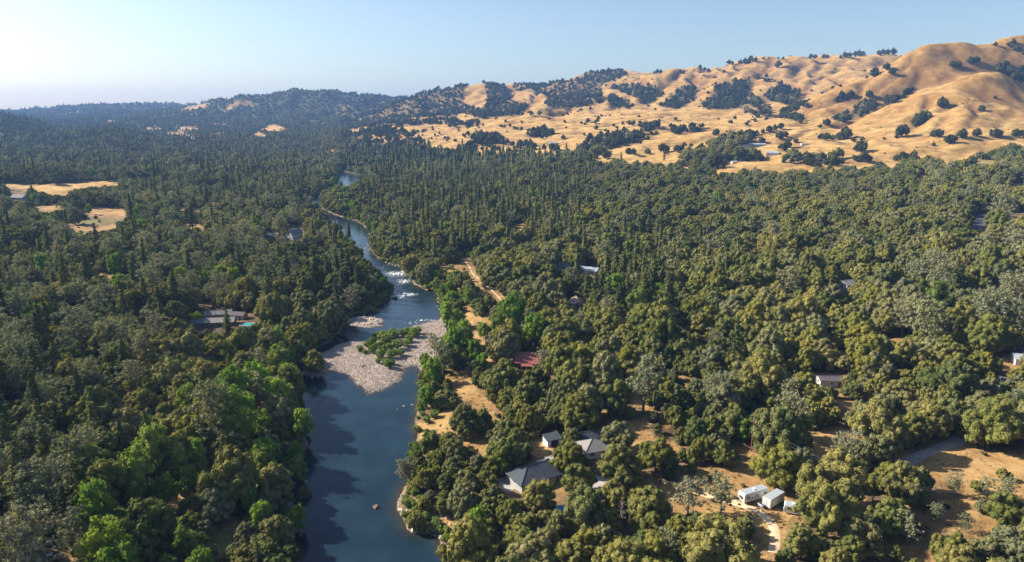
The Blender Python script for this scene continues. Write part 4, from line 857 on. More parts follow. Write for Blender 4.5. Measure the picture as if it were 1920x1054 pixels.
for (y0, y1, s) in bands:
    nx = int(2 * (.82 * y1 + 60) / s); ny = int((y1 - y0) / s)
    X, Y = np.meshgrid((np.arange(nx) - nx / 2) * s, y0 + np.arange(ny) * s)
    X = X + (np.arange(ny) % 2)[:, None] * s / 2
    X = X.ravel() + RNG.uniform(-.42, .42, X.size) * s; Y = Y.ravel() + RNG.uniform(-.42, .42, Y.size) * s
    k = np.abs(X) < .82 * Y + 60; X, Y = X[k], Y[k]
    Z = hgt(X, Y); px, py, d = project(X, Y, Z)
    k = (Z > .55) & (RNG.uniform(0, 255, X.size) < look(COVER, px, py)); X, Y, Z, px, py, d = (a[k] for a in (X, Y, Z, px, py, d))
    pc, pp, pb = np.full(X.size, .006), np.full(X.size, .03), np.full(X.size, .006)
    for poly, (a, b_, c) in PINE_ZONES:
        m_ = inpoly(px, py, poly); pc[m_], pp[m_], pb[m_] = a, b_, c
    clus = fbm(X / 60, Y / 60, 51, 2) * .9 + 1; pc = pc * np.clip(clus, .3, 1.8); pp = pp * np.clip(2 - clus, .3, 1.8)
    k = RNG.uniform(0, 1, X.size) > gaps(X, Y, px, py) * 1.1; X, Y, Z, px, py, d, pc, pp, pb = (a[k] for a in (X, Y, Z, px, py, d, pc, pp, pb))
    r = RNG.uniform(0, 1, X.size)
    kind = np.where(r < pc, 'conifer_tree', np.where(r < pc + pp, 'grey_pine', np.where(r < pc + pp + pb, 'riverside_tree', np.where((Y > 1350) & (px > 640), 'grassland_oak', 'oak_tree'))))
    if y0 < 1000:
        near_r = (sdpoly(X, Y, RIVER) < 14) & (X > (-30)) & (Y > 330) & (kind == 'oak_tree'); kind[near_r & (RNG.uniform(0, 1, X.size) < .5)] = 'riverside_tree'
        keep = sdpoly(X, Y, RIVER) > 2.0
        keep &= (sdpoly(X, Y, BAR) > 3)
    else: keep = np.ones(X.size, bool)
    fac = {8.3: 1.14, 8.6: 1.14, 10.4: 1.2, 13.0: 1.15, 17.0: 1.2, 24.0: 1.5, 36.0: 2.1}[s]
    S = (.5 + .8 * RNG.uniform(0, 1, X.size) ** 1.2 + .26 * fbm(X / 55, Y / 55, 305, 2)) * fac; S = np.minimum(S, 1.3 * fac); S = np.where(kind == 'conifer_tree', S * .9, S)
    SZ = S * RNG.uniform(.85, 1.15, X.size) / (1 if s < 16 else fac ** .6)
    Rr = np.array([RH[k_][0] for k_ in kind]) * S; Hh = np.array([RH[k_][1] for k_ in kind]) * SZ
    # nothing set in front of what the photograph shows open
    bad = look(KEEP, px, py) > 0
    for fx_, fz_ in ((0, .35), (0, .65), (0, .9), (-.75, .6), (.75, .6), (-.45, .3), (.45, .3)):
        qx, qy, _ = project(X + fx_ * Rr, Y, Z + fz_ * Hh)
        hit = look(KEEP, qx, qy) > 0
        bad |= hit & (Y < 2000) & (qx > 0) & (qx < 1920)
    keep &= ~bad
    # room for the trees set out by hand
    near_e = EXY[(EXY[:, 1] > y0 - 20) & (EXY[:, 1] < y1 + 20)]
    for ex, ey, er in near_e:
        dd = np.hypot(X - ex, Y - ey); keep &= ~(dd < er * .62 + Rr * .45)
    for i in np.nonzero(keep)[0]:
        AUTO.append((str(kind[i]), X[i], Y[i], S[i], SZ[i]))
for a in AUTO: add(*a)
# smaller trees and bushes crowding up to the river and the clearings, where the big ones found no room
cell = {}
for t in ITEMS:
    cell.setdefault((int(t[1] // 10), int(t[2] // 10)), []).append((t[1], t[2], t[4] * RH[t[0]][0]))
def crowded(x, y, r, f=.62):
    i, j = int(x // 10), int(y // 10)
    return any(math.hypot(x - a, y - b) < f * (r + c) for p in (-1, 0, 1) for q in (-1, 0, 1) for a, b, c in cell.get((i + p, j + q), ()))
for s, lo, hi in ((5.0, .5, .8), (3.4, .3, .5)):
    nx, ny = int(1700 / s), int(1150 / s); X, Y = np.meshgrid((np.arange(nx) - nx / 2) * s, 120 + np.arange(ny) * s)
    X = X.ravel() + RNG.uniform(-.5, .5, X.size) * s; Y = Y.ravel() + RNG.uniform(-.5, .5, Y.size) * s
    k = (np.abs(X) < .82 * Y + 40) & (Y < 1250); X, Y = X[k], Y[k]; Z = hgt(X, Y); px, py, d_ = project(X, Y, Z)
    sr = sdpoly(X, Y, RIVER); k = (Z > .3) & (look(COVER, px, py) > 115) & (sdpoly(X, Y, BAR) > 3) & (sr > .5) & (gaps(X, Y, px, py) < .3)
    S = RNG.uniform(lo, hi, X.size)
    for fx_, fz_ in ((0, 0), (0, .3), (0, .7), (-.6, .5), (.6, .5)):
        qx, qy, _ = project(X + fx_ * 5 * S, Y, Z + fz_ * 10.5 * S); k &= look(KEEP, qx, qy) == 0
    k &= (sr < 45) | (RNG.uniform(0, 1, X.size) < .55)
    for i in np.nonzero(k)[0]:
        r = 5.3 * S[i]
        if crowded(X[i], Y[i], r): continue
        u = random.random(); kd = 'oak_tree'
        if sr[i] < 14 and X[i] > -60 and Y[i] > 300: kd = 'riverside_tree' if u < .45 else 'willow_shrub' if u < .8 else 'oak_tree'
        elif sr[i] < 8: kd = 'willow_shrub' if u < .25 else 'riverside_tree' if u < .4 else 'oak_tree'
        sc_ = S[i] * (1.5 if kd == 'willow_shrub' else 1.0); add(kd, X[i], Y[i], sc_)
        cell.setdefault((int(X[i] // 10), int(Y[i] // 10)), []).append((X[i], Y[i], r))
# bushes right at the water's edge
n = 9000; t_ = RNG.uniform(0, 1, n); Y = 150 + 1100 * t_ ** 1.1
seg = np.array(RIVER); k_ = RNG.integers(0, len(seg) - 1, n); f_ = RNG.uniform(0, 1, n)[:, None]
P = seg[k_] * (1 - f_) + seg[k_ + 1] * f_ + RNG.normal(size=(n, 2)) * 3.2
X, Y = P[:, 0], P[:, 1]; k = (Y > 140) & (Y < 1400); X, Y = X[k], Y[k]; sr = sdpoly(X, Y, RIVER); Z = hgt(X, Y); px, py, d_ = project(X, Y, Z)
k = (sr > -2.2) & (sr < 7) & (Z > .02) & (sdpoly(X, Y, BAR) > 4) & ((Y > 330) | (RNG.uniform(0, 1, X.size) < .25)); S = RNG.uniform(.45, 1.05, X.size)
for fx_, fz_ in ((0, .5), (-.5, .4), (.5, .4)):
    qx, qy, _ = project(X + fx_ * 2 * S, Y, Z + fz_ * 3 * S); k &= (look(KEEP, qx, qy) == 0) | (Y > 330)
for i in np.nonzero(k)[0]:
    r = 1.9 * S[i]
    if crowded(X[i], Y[i], r, .5): continue
    add('willow_shrub', X[i], Y[i], S[i]); cell.setdefault((int(X[i] // 10), int(Y[i] // 10)), []).append((X[i], Y[i], r))
# low brush: dry shrubs between the trees, scrub in the hill gullies, stray bushes in open ground
BR = []
for (y0, y1, n) in ((125, 480, 1500), (480, 1000, 1300), (1000, 2400, 5200)):
    Y = np.sqrt(RNG.uniform(y0 ** 2, y1 ** 2, n)); X = RNG.uniform(-.8, .8, n) * Y; Z = hgt(X, Y); px, py, d = project(X, Y, Z)
    g = fbm(X / 60, Y / 60, 71, 3)
    k = (Z > .8) & ((g > .12) | (Y < 900))
    k &= ~((look(KEEP, px, py) > 0) & (RNG.uniform(0, 1, n) < .8)); k &= (sdpoly(X, Y, RIVER) > 2) if y0 < 1000 else True
    for i in np.nonzero(k)[0]:
        s = RNG.uniform(.3, .9) * (1 if y0 < 1000 else 1.15); add('brush', X[i], Y[i], s, s * .8)

# straw tufts in the clearings, willows and brush on the open right bank, lone small oaks over the grassland
n = 26000; Y = np.sqrt(RNG.uniform(140 ** 2, 520 ** 2, n)); X = RNG.uniform(-.78, .78, n) * Y; Z = hgt(X, Y); px, py, d_ = project(X, Y, Z)
open_ = (look(dmask, px, py) > 0) | (look(OLD.astype(np.uint8), px, py) > 0) | (gaps(X, Y, px, py) > .4)
k = open_ & (Z > .8) & (fbm(X / 8, Y / 8, 401, 2) > -.1) & (sdpoly(X, Y, RIVER) > 2)
for i in np.nonzero(k)[0]: add('grass_tuft', X[i], Y[i], RNG.uniform(.12, .36), RNG.uniform(.08, .22))
n = 2600; Y = np.sqrt(RNG.uniform(190 ** 2, 620 ** 2, n)); X = RNG.uniform(-.25, .1, n) * Y; Z = hgt(X, Y); px, py, d_ = project(X, Y, Z)
k = inpoly(px, py, OPENB) & (look(KEEP, px, py) == 0) & (sdpoly(X, Y, RIVER) > .5)
for i in np.nonzero(k)[0]:
    s = RNG.uniform(.4, 1.2)
    if crowded(X[i], Y[i], 1.9 * s, .55): continue
    add('willow_shrub' if RNG.uniform() < .7 else 'brush', X[i], Y[i], s); cell.setdefault((int(X[i] // 10), int(Y[i] // 10)), []).append((X[i], Y[i], 1.9 * s))
n = 2600; Y = RNG.uniform(1080, 3000, n); X = RNG.uniform(-.3, .8, n) * Y; Z = hgt(X, Y); px, py, d_ = project(X, Y, Z)
k = (look(COVER, px, py) == 0) & (fbm(X / 160, Y / 160, 402, 3) > .15 + .5 * (px > 1500)) & (py < 290)
for i in np.nonzero(k)[0]: s = RNG.uniform(.3, 1.0); add('grassland_oak', X[i], Y[i], s, s * .85)

# ------------------------------------------------------------------ build them: the largest of each kind as things, the rest as woods
A = ITEMS
ix = np.array([t[1] for t in A]); iy = np.array([t[2] for t in A]); iz = hgt(ix, iy)
R0 = np.array([RH[t[0]][0] for t in A]) * np.array([t[4] for t in A]); H0 = np.array([RH[t[0]][1] for t in A]) * np.array([t[5] for t in A])
cpx, cpy, cd_ = project(ix, iy, iz + H0 * .6)
size = np.sqrt(2 * R0 * H0) * FPX / cd_
vis = (cpx + R0 * FPX / cd_ > 2) & (cpx - R0 * FPX / cd_ < 1918) & (cpy - H0 * .4 * FPX / cd_ < 1050)
# hidden behind a ridge?
for f in np.linspace(.15, .95, 17):
    zz = CAM_H + (iz + H0 - CAM_H) * f; vis &= ~((hgt(ix * f, iy * f) > zz + 2) & (iy > 900))
kinds = np.array([t[0] for t in A])
THING = np.zeros(len(A), bool)
for kind in KINDS:
    if kind in ('brush', 'grass_tuft'): continue
    c = np.nonzero((kinds == kind) & vis)[0]; c = c[np.argsort(-size[c])][:300]; THING[c] = True
def lod(i):
    k = kinds[i]; d = cd_[i]
    order = (2, 1, 0) if d < 420 else (1, 0, 2) if d < 1150 else (0, 1, 2)
    if THING[i] and d < 1700 and order[0] == 0: order = (1, 0, 2)
    for q in order:
        if PROTO[(k, q)]: return q
TREES = []
for i in np.nonzero(THING)[0]:
    t = A[i]; lst = PROTO[(t[0], lod(i))]; p = lst[int(t[7] * len(lst)) % len(lst)]
    sc = t[4] * RH[t[0]][0] / p['R']; sz = t[5] * RH[t[0]][1] / p['H']
    crm, tkm = parts_mesh(p)
    o = empty(t[0], (t[1], t[2], float(iz[i]) - .1), t[6]); o.scale = (sc, sc, sz)
    c = link('trunk', tkm, o); c = link('crown', crm, o)
    TREES.append((o, t[0], float(cpx[i]), float(cpy[i]), float(2 * R0[i]), float(H0[i]), float(size[i]), int(i)))
STUFF = {'oak_tree': ('oak_wood', 'dense olive green oak woodland covering the valley floor'), 'grassland_oak': ('hill_oak_wood', 'dark oaks filling the gullies of the golden hills'), 'grey_pine': ('grey_pine_wood', 'pale grey pines scattered through the valley woods'),
         'conifer_tree': ('conifer_wood', 'tall dark conifers standing over the far valley woods'), 'riverside_tree': ('riverside_thicket', 'bright green trees mixed into the far riverside woods'), 'willow_shrub': ('willow_thicket', 'low green willows among the riverside brush'), 'brush': ('brush', 'low dry brush between the trees and on the slopes'), 'grass_tuft': ('dry_grass_tufts', 'straw coloured grass tufts in the dry clearings')}
def scatter(name, label, idx, protos_of):
    """one object: points carrying shape number, turn and size, each given its plant"""
    plist = []; pid = {}
    coll = bpy.data.collections.new(name + '_shapes')
    num = []
    for i in idx:
        p = protos_of(i)
        if id(p) not in pid:
            pid[id(p)] = len(plist); plist.append(p)
            po = bpy.data.objects.new('%s_shape_%02d' % (name, len(plist)), whole_mesh(p)); coll.objects.link(po)
        num.append(pid[id(p)])
    P = np.stack([ix[idx], iy[idx], iz[idx] - .1], 1)
    me = bpy.data.meshes.new(name); me.vertices.add(len(P)); me.vertices.foreach_set('co', P.astype(np.float32).ravel())
    a = me.attributes.new('shape_number', 'INT', 'POINT'); a.data.foreach_set('value', np.array(num, np.int32))
    rot = np.zeros((len(P), 3), np.float32); rot[:, 2] = [A[i][6] for i in idx]
    a = me.attributes.new('turn', 'FLOAT_VECTOR', 'POINT'); a.data.foreach_set('vector', rot.ravel())
    sc = np.array([[A[i][4] * RH[kinds[i]][0] / plist[n_]['R']] * 2 + [A[i][5] * RH[kinds[i]][1] / plist[n_]['H']] for i, n_ in zip(idx, num)], np.float32)
    a = me.attributes.new('grow', 'FLOAT_VECTOR', 'POINT'); a.data.foreach_set('vector', sc.ravel())
    o = link(name, me); tag(o, label, kind='stuff')
    gn_instances(o, coll)
def gn_instances(o, coll):
    ng = bpy.data.node_groups.new(o.name, 'GeometryNodeTree')
    ng.interface.new_socket('Geometry', in_out='INPUT', socket_type='NodeSocketGeometry'); ng.interface.new_socket('Geometry', in_out='OUTPUT', socket_type='NodeSocketGeometry')
    gi = ng.nodes.new('NodeGroupInput'); go_ = ng.nodes.new('NodeGroupOutput'); ins = ng.nodes.new('GeometryNodeInstanceOnPoints')
    ci = ng.nodes.new('GeometryNodeCollectionInfo'); ci.inputs['Collection'].default_value = coll; ci.inputs['Separate Children'].default_value = True; ci.inputs['Reset Children'].default_value = True
    ng.links.new(gi.outputs[0], ins.inputs['Points']); ng.links.new(ci.outputs[0], ins.inputs['Instance']); ins.inputs['Pick Instance'].default_value = True
    for nm_, ty, sock in (('shape_number', 'INT', 'Instance Index'), ('turn', 'FLOAT_VECTOR', 'Rotation'), ('grow', 'FLOAT_VECTOR', 'Scale')):
        na = ng.nodes.new('GeometryNodeInputNamedAttribute'); na.data_type = ty; na.inputs['Name'].default_value = nm_
        ng.links.new(na.outputs[0], ins.inputs[sock])
    ng.links.new(ins.outputs[0], go_.inputs[0])
    md = o.modifiers.new('plants', 'NODES'); md.node_group = ng
def proto_for(i):
    lst = PROTO[(kinds[i], lod(i))]; return lst[int(A[i][7] * len(lst)) % len(lst)]
# a tree nobody could see from here still shades its neighbours when it is near; far hidden ones are left out
useful = THING | vis | (iy < 1200)
for kind, (nm_, lb) in STUFF.items():
    idx = np.nonzero((kinds == kind) & ~THING & useful)[0]
    if len(idx): scatter(nm_, lb, idx, proto_for)
print('plants', len(A), 'things', int(THING.sum()), {k: (int(((kinds == k) & THING).sum()), int((kinds == k).sum())) for k in KINDS})
# ------------------------------------------------------------------ buildings
P_ = dict(
 maroon=solid('maroon_roof', (.24, .075, .065), .6, var=.15, scale=.8), slate=solid('slate_roof', (.045, .055, .07), .85, var=.25, scale=1.2), grey=solid('grey_roof', (.19, .18, .175), .85, var=.15, scale=1.2),
 tan=solid('tan_roof', (.36, .26, .19), .85, var=.15), metal=solid('pale_metal_roof', (.36, .4, .44), .45, .2, var=.08), dark=solid('dark_roof', (.10, .085, .09), .85, var=.3), shade_blue=solid('shade_blue_metal', (.2, .27, .38), .4, .3, var=.1),
 white=solid('white_paint', (.52, .51, .49), .6, var=.06), cream=solid('cream_wall', (.52, .45, .36), .8, var=.1), wood=solid('brown_siding', (.17, .11, .07), .85, var=.25), stuc=solid('grey_wall', (.33, .32, .31), .85, var=.1), brick=solid('chimney_brick', (.25, .13, .09), .9, var=.2, scale=4),
 trim=solid('white_trim', (.72, .72, .7), .5, var=.04), conc=solid('concrete', (.34, .33, .31), .9, var=.15), doorp=solid('brown_door', (.12, .07, .045), .6, var=.2), tyre=solid('tyre_rubber', (.018, .018, .018), .85, var=.2), steel=solid('steel', (.4, .4, .4), .4, .7, var=.1),
 green=solid('green_hull', (.06, .17, .12), .4, var=.15), red=solid('tail_light', (.35, .02, .02), .3, var=.05), blue=solid('blue_tarp', (.0, .25, .62), .5, var=.15), pole=solid('weathered_pole', (.22, .10, .055), .9, var=.3, scale=4), rust=solid('rusty_panel', (.25, .12, .07), .9, var=.3), silver=solid('silver_blue_paint', (.42, .5, .62), .3, .3, var=.05), turq=solid('pool_water', (.03, .30, .34), .08, var=.1), stripe=solid('brown_stripe', (.2, .12, .09), .5, var=.1))
m, nt, out = new_mat('window_glass'); b = N(nt, 'ShaderNodeBsdfPrincipled'); b.inputs['Base Color'].default_value = (.015, .02, .028, 1); b.inputs['Roughness'].default_value = .06; nt.links.new(b.outputs[0], out.inputs[0]); P_['glass'] = m
BOXF = [(0, 3, 2, 1), (4, 5, 6, 7), (0, 1, 5, 4), (1, 2, 6, 5), (2, 3, 7, 6), (3, 0, 4, 7)]
class MB:
    def __init__(s): s.v = []; s.f = []
    def box(s, x0, x1, y0, y1, z0, z1, rz=0, o=(0, 0)):
        n = len(s.v); c, q = math.cos(rz), math.sin(rz)
        for z in (z0, z1):
            for x, y in ((x0, y0), (x1, y0), (x1, y1), (x0, y1)): s.v.append((o[0] + x * c - y * q, o[1] + x * q + y * c, z))
        s.f += [tuple(n + i for i in f) for f in BOXF]; return s
    def poly(s, pts, faces):
        n = len(s.v); s.v += list(pts); s.f += [tuple(n + i for i in f) for f in faces]; return s
    def slab(s, pts, th):
        """a flat polygon given thickness th downwards along its normal"""
        a, b, c = (Vector(pts[i]) for i in (0, 1, 2)); nn = (b - a).cross(c - a).normalized()
        if nn.z < 0: pts = pts[::-1]; nn = -nn
        k = len(pts); low = [tuple(Vector(p) - nn * th) for p in pts]
        s.poly(list(pts) + low, [tuple(range(k)), tuple(range(2 * k - 1, k - 1, -1))] + [(i, i + k, (i + 1) % k + k, (i + 1) % k) for i in range(k)]); return s
    def cyl(s, a, b, r0, r1=None, k=8):
        a, b = Vector(a), Vector(b); r1 = r0 if r1 is None else r1; t = (b - a).normalized(); u = t.orthogonal().normalized(); w = t.cross(u); n = len(s.v)
        for p, r in ((a, r0), (b, r1)):
            for j in range(k): an = 2 * math.pi * j / k; s.v.append(tuple(p + u * r * math.cos(an) + w * r * math.sin(an)))
        s.f += [(n + j, n + (j + 1) % k, n + k + (j + 1) % k, n + k + j) for j in range(k)] + [tuple(n + j for j in range(k - 1, -1, -1)), tuple(n + k + j for j in range(k))]; return s
    def make(s, name, mat, parent=None, bevel=0):
        me = bpy.data.meshes.new(name); me.from_pydata([tuple(v) for v in s.v], [], s.f); me.materials.append(mat); me.update()
        bm = bmesh.new(); bm.from_mesh(me); bmesh.ops.recalc_face_normals(bm, faces=bm.faces)
        if bevel: bmesh.ops.bevel(bm, geom=[e for e in bm.edges if e.is_manifold and e.calc_face_angle(0) > .5], offset=bevel, segments=2, affect='EDGES', profile=.6)
        bm.to_mesh(me); bm.free()
        return link(name, me, parent)
def window(parent, x, y, z, w, h, face, sill=False):
    """face: 0 -y, 1 +x, 2 +y, 3 -x"""
    rz = face * math.pi / 2; o = (x, y); f = MB(); t = .09
    f.box(-w/2, w/2, -.06, .05, z - t, z, rz, o).box(-w/2, w/2, -.06, .05, z + h, z + h + t, rz, o).box(-w/2 - t, -w/2, -.06, .05, z - t, z + h + t, rz, o).box(w/2, w/2 + t, -.06, .05, z - t, z + h + t, rz, o)
    f.box(-.03, .03, -.05, .04, z, z + h, rz, o)
    win = f.make('window', P_['trim'], parent); MB().box(-w/2, w/2, -.02, .02, z, z + h, rz, o).make('pane', P_['glass'], win)
def house(name, label, cat, px, py, L, Wd, H, rz, roof, rmat, wmat, rise=1.6, eave=.5, wins=2, chimney=True, dz=0, porch=None, door=True, sky_=False, xy=None):
    x, y, z = ground(px, py) if xy is None else (*xy, float(hgt(*xy)))
    o = empty(name, (x, y, z + dz), rz, label, cat)
    hl, hw = L / 2, Wd / 2
    w = MB(); zr = H + rise; e = eave; th = .18
    if roof == 'gable':
        w.box(-hl, hl, -hw, hw, -1.5, H); w.poly([(-hl, -hw, H), (-hl, hw, H), (-hl, 0, zr - .1), (hl, -hw, H), (hl, hw, H), (hl, 0, zr - .1)], [(0, 1, 2), (3, 5, 4), (0, 2, 5, 3), (1, 4, 5, 2)])
        r = MB(); d = rise / hw * e
        for s in (-1, 1): r.slab([(-hl - e, s * (hw + e), H - d + .06), (hl + e, s * (hw + e), H - d + .06), (hl + e, 0, zr + .06), (-hl - e, 0, zr + .06)], th)
        r.box(-hl - e, hl + e, -.15, .15, zr + .02, zr + .12)
        ribs = MB()
        n = int(L / 1.2)
        for s in (-1, 1):
            for k in range(n + 1):
                xx = -hl - e + (L + 2 * e) * k / n; ribs.slab([(xx - .04, s * (hw + e), H - d + .13), (xx + .04, s * (hw + e), H - d + .13), (xx + .04, 0, zr + .13), (xx - .04, 0, zr + .13)], .06)
        r.v_ = ribs
    elif roof == 'shed':
        w.box(-hl, hl, -hw, hw, -1.5, H); w.poly([(-hl, -hw, H), (-hl, hw, H), (-hl, hw, zr - .15), (hl, -hw, H), (hl, hw, H), (hl, hw, zr - .15)], [(0, 1, 2), (3, 5, 4), (0, 2, 5, 3), (1, 4, 5, 2)])
        r = MB(); d = rise / Wd * e; r.slab([(-hl - e, -hw - e, H - d + .06), (hl + e, -hw - e, H - d + .06), (hl + e, hw + e, zr + d + .06), (-hl - e, hw + e, zr + d + .06)], th)
        ribs = MB(); n = int(L / .9)
        for k in range(n + 1):
            xx = -hl - e + (L + 2 * e) * k / n; ribs.slab([(xx - .03, -hw - e, H - d + .12), (xx + .03, -hw - e, H - d + .12), (xx + .03, hw + e, zr + d + .12), (xx - .03, hw + e, zr + d + .12)], .05)
        r.v_ = ribs
    else:   # hip
        w.box(-hl, hl, -hw, hw, -1.5, H); r = MB(); q = max(0.01, hl - hw); d = rise / hw * e
        a, b, c, dd = (-hl - e, -hw - e, H - d), (hl + e, -hw - e, H - d), (hl + e, hw + e, H - d), (-hl - e, hw + e, H - d); m1, m2 = (-q, 0, zr), (q, 0, zr)
        r.poly([a, b, c, dd, m1, m2], [(0, 1, 5, 4), (1, 2, 5), (2, 3, 4, 5), (3, 0, 4), (3, 2, 1, 0)]); r.box(-hl - e - .02, hl + e + .02, -hw - e - .02, hw + e + .02, H - d - .16, H - d - .01)
        ribs = MB()
        for s in ((-1, -1), (1, -1), (1, 1), (-1, 1)): ribs.cyl((s[0] * (hl + e), s[1] * (hw + e), H - d + .02), (s[0] * q, 0, zr + .02), .09, k=5)
        ribs.cyl((-q, 0, zr + .02), (q, 0, zr + .02), .09, k=5); r.v_ = ribs
    w.make('wall', wmat, o); ro = r.make('roof', rmat, o); r.v_.make('roof_ridge', rmat, ro)
    if chimney:
        cx, cy = hl * .35, hw * .35; c = MB(); c.box(cx - .4, cx + .4, cy - .4, cy + .4, H - .2, zr + .9).box(cx - .48, cx + .48, cy - .48, cy + .48, zr + .75, zr + .86); c.make('chimney', P_['brick'], ro)
    hz = min(1.2, H * .5)
    for k in range(wins):
        xx = -hl + L * (k + .6) / (wins + .2); window(o, xx, -hw, H * .38, min(1.3, L / wins * .5), hz, 0); window(o, xx, hw, H * .38, min(1.3, L / wins * .5), hz, 2)
    if wins: window(o, -hl, 0, H * .38, 1.2, hz, 3); window(o, hl, 0, H * .38, 1.2, hz, 1)
    if door:
        dx = hl * .62; dr = MB().box(dx - .5, dx + .5, -hw - .07, -hw + .02, -.1, 2.05).make('door', P_['doorp'], o); MB().box(dx + .3, dx + .38, -hw - .13, -hw - .07, .95, 1.05).make('handle', P_['steel'], dr)
    if porch:
        p = MB().slab([(-hl * porch, -hw - 3, H - .5), (hl * porch, -hw - 3, H - .5), (hl * porch, -hw - .02, H - .2), (-hl * porch, -hw - .02, H - .2)], .12).make('porch_roof', rmat, o)
        for s in (-1, 0, 1): MB().box(s * hl * porch * .95 - .07, s * hl * porch * .95 + .07, -hw - 2.9, -hw - 2.76, -1, H - .6).make('post', P_['trim'], o)
    return o
deg = math.radians
house('cabin', 'cabin with a maroon metal roof in the trees right of the gravel bar', 'cabin', 990, 688, 9.6, 6.6, 2.9, deg(-6), 'shed', P_['maroon'], P_['wood'], 1.9, .7, 2, True, porch=.5)
oh = house('ranch_house', 'large low house with a dark slate roof near the lower right bank', 'house', 1005, 900, 15, 9, 2.8, deg(30), 'hip', P_['slate'], P_['stuc'], 2.2, .7, 4, False)
hx_, hy_ = oh.location.x, oh.location.y
an = house('garage', 'pale hip roofed wing standing against the far end of the slate roofed house', 'garage', 0, 0, 7, 7, 2.6, deg(30), 'hip', P_['grey'], P_['stuc'], 1.7, .5, 1, False, xy=(hx_ + 8.2, hy_ + 6.2))
house('cottage', 'small white cottage with a light grey hip roof above the driveway', 'cottage', 1112, 852, 8, 7, 3.0, deg(18), 'hip', P_['grey'], P_['white'], 2.0, .6, 2, False)
house('garage', 'low dark roofed building just behind the white hip roofed cottage', 'garage', 1106, 828, 6, 4.5, 2.2, deg(18), 'gable', P_['slate'], P_['stuc'], 1.2, .4, 1, False)
house('workshop', 'building with a pale blue metal roof half hidden among oaks above the cottage', 'workshop', 1109, 752, 7.5, 9, 2.7, deg(-75), 'shed', P_['metal'], P_['stuc'], 1.0, .3, 2, False)
sh = house('shed', 'small white open fronted shed beside the dirt drive left of the cottage', 'shed', 1035, 832, 5, 3.5, 2.2, deg(25), 'shed', P_['slate'], P_['white'], .6, .25, 0, False, door=False)
MB().box(-1.3, 1.3, -1.82, -1.7, -.2, 1.9).make('doorway_shade_panel', P_['tyre'], sh)  # near-black panel on the closed wall, painting the shade of an opening
house('cottage', 'tiny house with a tan pyramid roof at the foot of tall conifers', 'cottage', 1079, 574, 7, 6.5, 3.4, deg(-20), 'hip', P_['tan'], P_['stuc'], 2.6, .5, 2, False, porch=.5)
house('house', 'white roofed house deep in the oaks right of the meadow', 'house', 1104, 512, 13, 9, 2.8, deg(-25), 'gable', P_['metal'], P_['stuc'], 1.5, .5, 2, False)
house('house', 'grey roofed house in the trees just left of the white roofed one', 'house', 1052, 505, 11, 8, 2.8, deg(-12), 'gable', P_['grey'], P_['cream'], 1.6, .5, 2, False)
af = house('house', 'tall white gabled house standing left of the upper river', 'house', 553, 450, 13, 8, 5.6, deg(62), 'gable', P_['grey'], P_['white'], 4.2, .4, 3, False)
for z_ in (2.0, 4.6, 6.9): window(af, -6.5, 0, z_, 1.3, 1.3, 3)
house('house', 'low house with a dull grey roof left of the tall white gabled house', 'house', 512, 448, 12, 8, 2.8, deg(-20), 'gable', P_['grey'], P_['stuc'], 2.2, .5, 2, False)
o1 = house('ranch_house', 'long house with a weathered grey roof in the left woods above the bank', 'house', 402, 610, 20, 7.5, 2.7, deg(10), 'gable', P_['grey'], P_['wood'], 1.3, .6, 4, False)
house('outbuilding', 'grey roofed building just behind the long house in the left woods', 'outbuilding', 410, 596, 13, 6, 2.8, deg(22), 'gable', P_['grey'], P_['wood'], 1.4, .5, 2, True)
house('outbuilding', 'small lean roofed building beside the turquoise pool in the left woods', 'outbuilding', 448, 598, 8, 5, 2.6, deg(-14), 'gable', P_['dark'], P_['cream'], 1.2, .4, 1, False)
house('house', 'grey roofed farmhouse with white walls at the left edge below the dry field', 'house', 38, 374, 18, 11, 3, deg(-15), 'gable', P_['grey'], P_['white'], 3.2, .6, 3, False)
house('barn', 'long open barn with a pale roof and blue shaded front on the ranch', 'barn', 1418, 275, 30, 11, 4.2, deg(-2), 'gable', P_['metal'], P_['shade_blue'], 1.6, .6, 6, False, door=False)  # the blue of the shaded front is put into the wall colour
house('barn', 'barn with a bright white metal roof below the long blue shaded barn', 'barn', 1448, 291, 19, 13, 4, deg(-22), 'gable', P_['metal'], P_['white'], 2.2, .4, 3, False)
house('shed', 'small pale shed among the ranch oaks left of the white roofed barn', 'shed', 1376, 307, 8, 6, 3, deg(10), 'gable', P_['metal'], P_['cream'], 1.4, .4, 1, False)
house('shed', 'low cream shed on the bare ground right of the ranch barns', 'shed', 1512, 272, 20, 6, 2.4, deg(4), 'gable', P_['tan'], P_['cream'], .8, .3, 2, False, door=False)
house('house', 'small farmhouse beside the oaks left of the long blue shaded barn', 'house', 1398, 276, 14, 9, 3, deg(6), 'gable', P_['tan'], P_['white'], 1.8, .5, 2, False)
house('house', 'white roofed house alone on the tan slope beyond the conifers', 'house', 1037, 271, 18, 11, 3, deg(8), 'gable', P_['metal'], P_['stuc'], 2, .5, 2, False)
house('shed', 'brown shed with a low grey roof in the dark gap between right oaks', 'shed', 1555, 722, 8.5, 5, 2.6, deg(-4), 'gable', P_['dark'], P_['stuc'], .9, .3, 1, False)
house('cottage', 'small grey roof just showing over the oaks of the right wood', 'cottage', 1590, 543, 9, 7, 3.4, deg(20), 'gable', P_['grey'], P_['stuc'], 1.8, .5, 1, False)
house('house', 'flat white roof glimpsed in the oaks below the golden fields', 'house', 1694, 397, 16, 9, 3, deg(-5), 'gable', P_['metal'], P_['stuc'], 1.0, .5, 2, False)
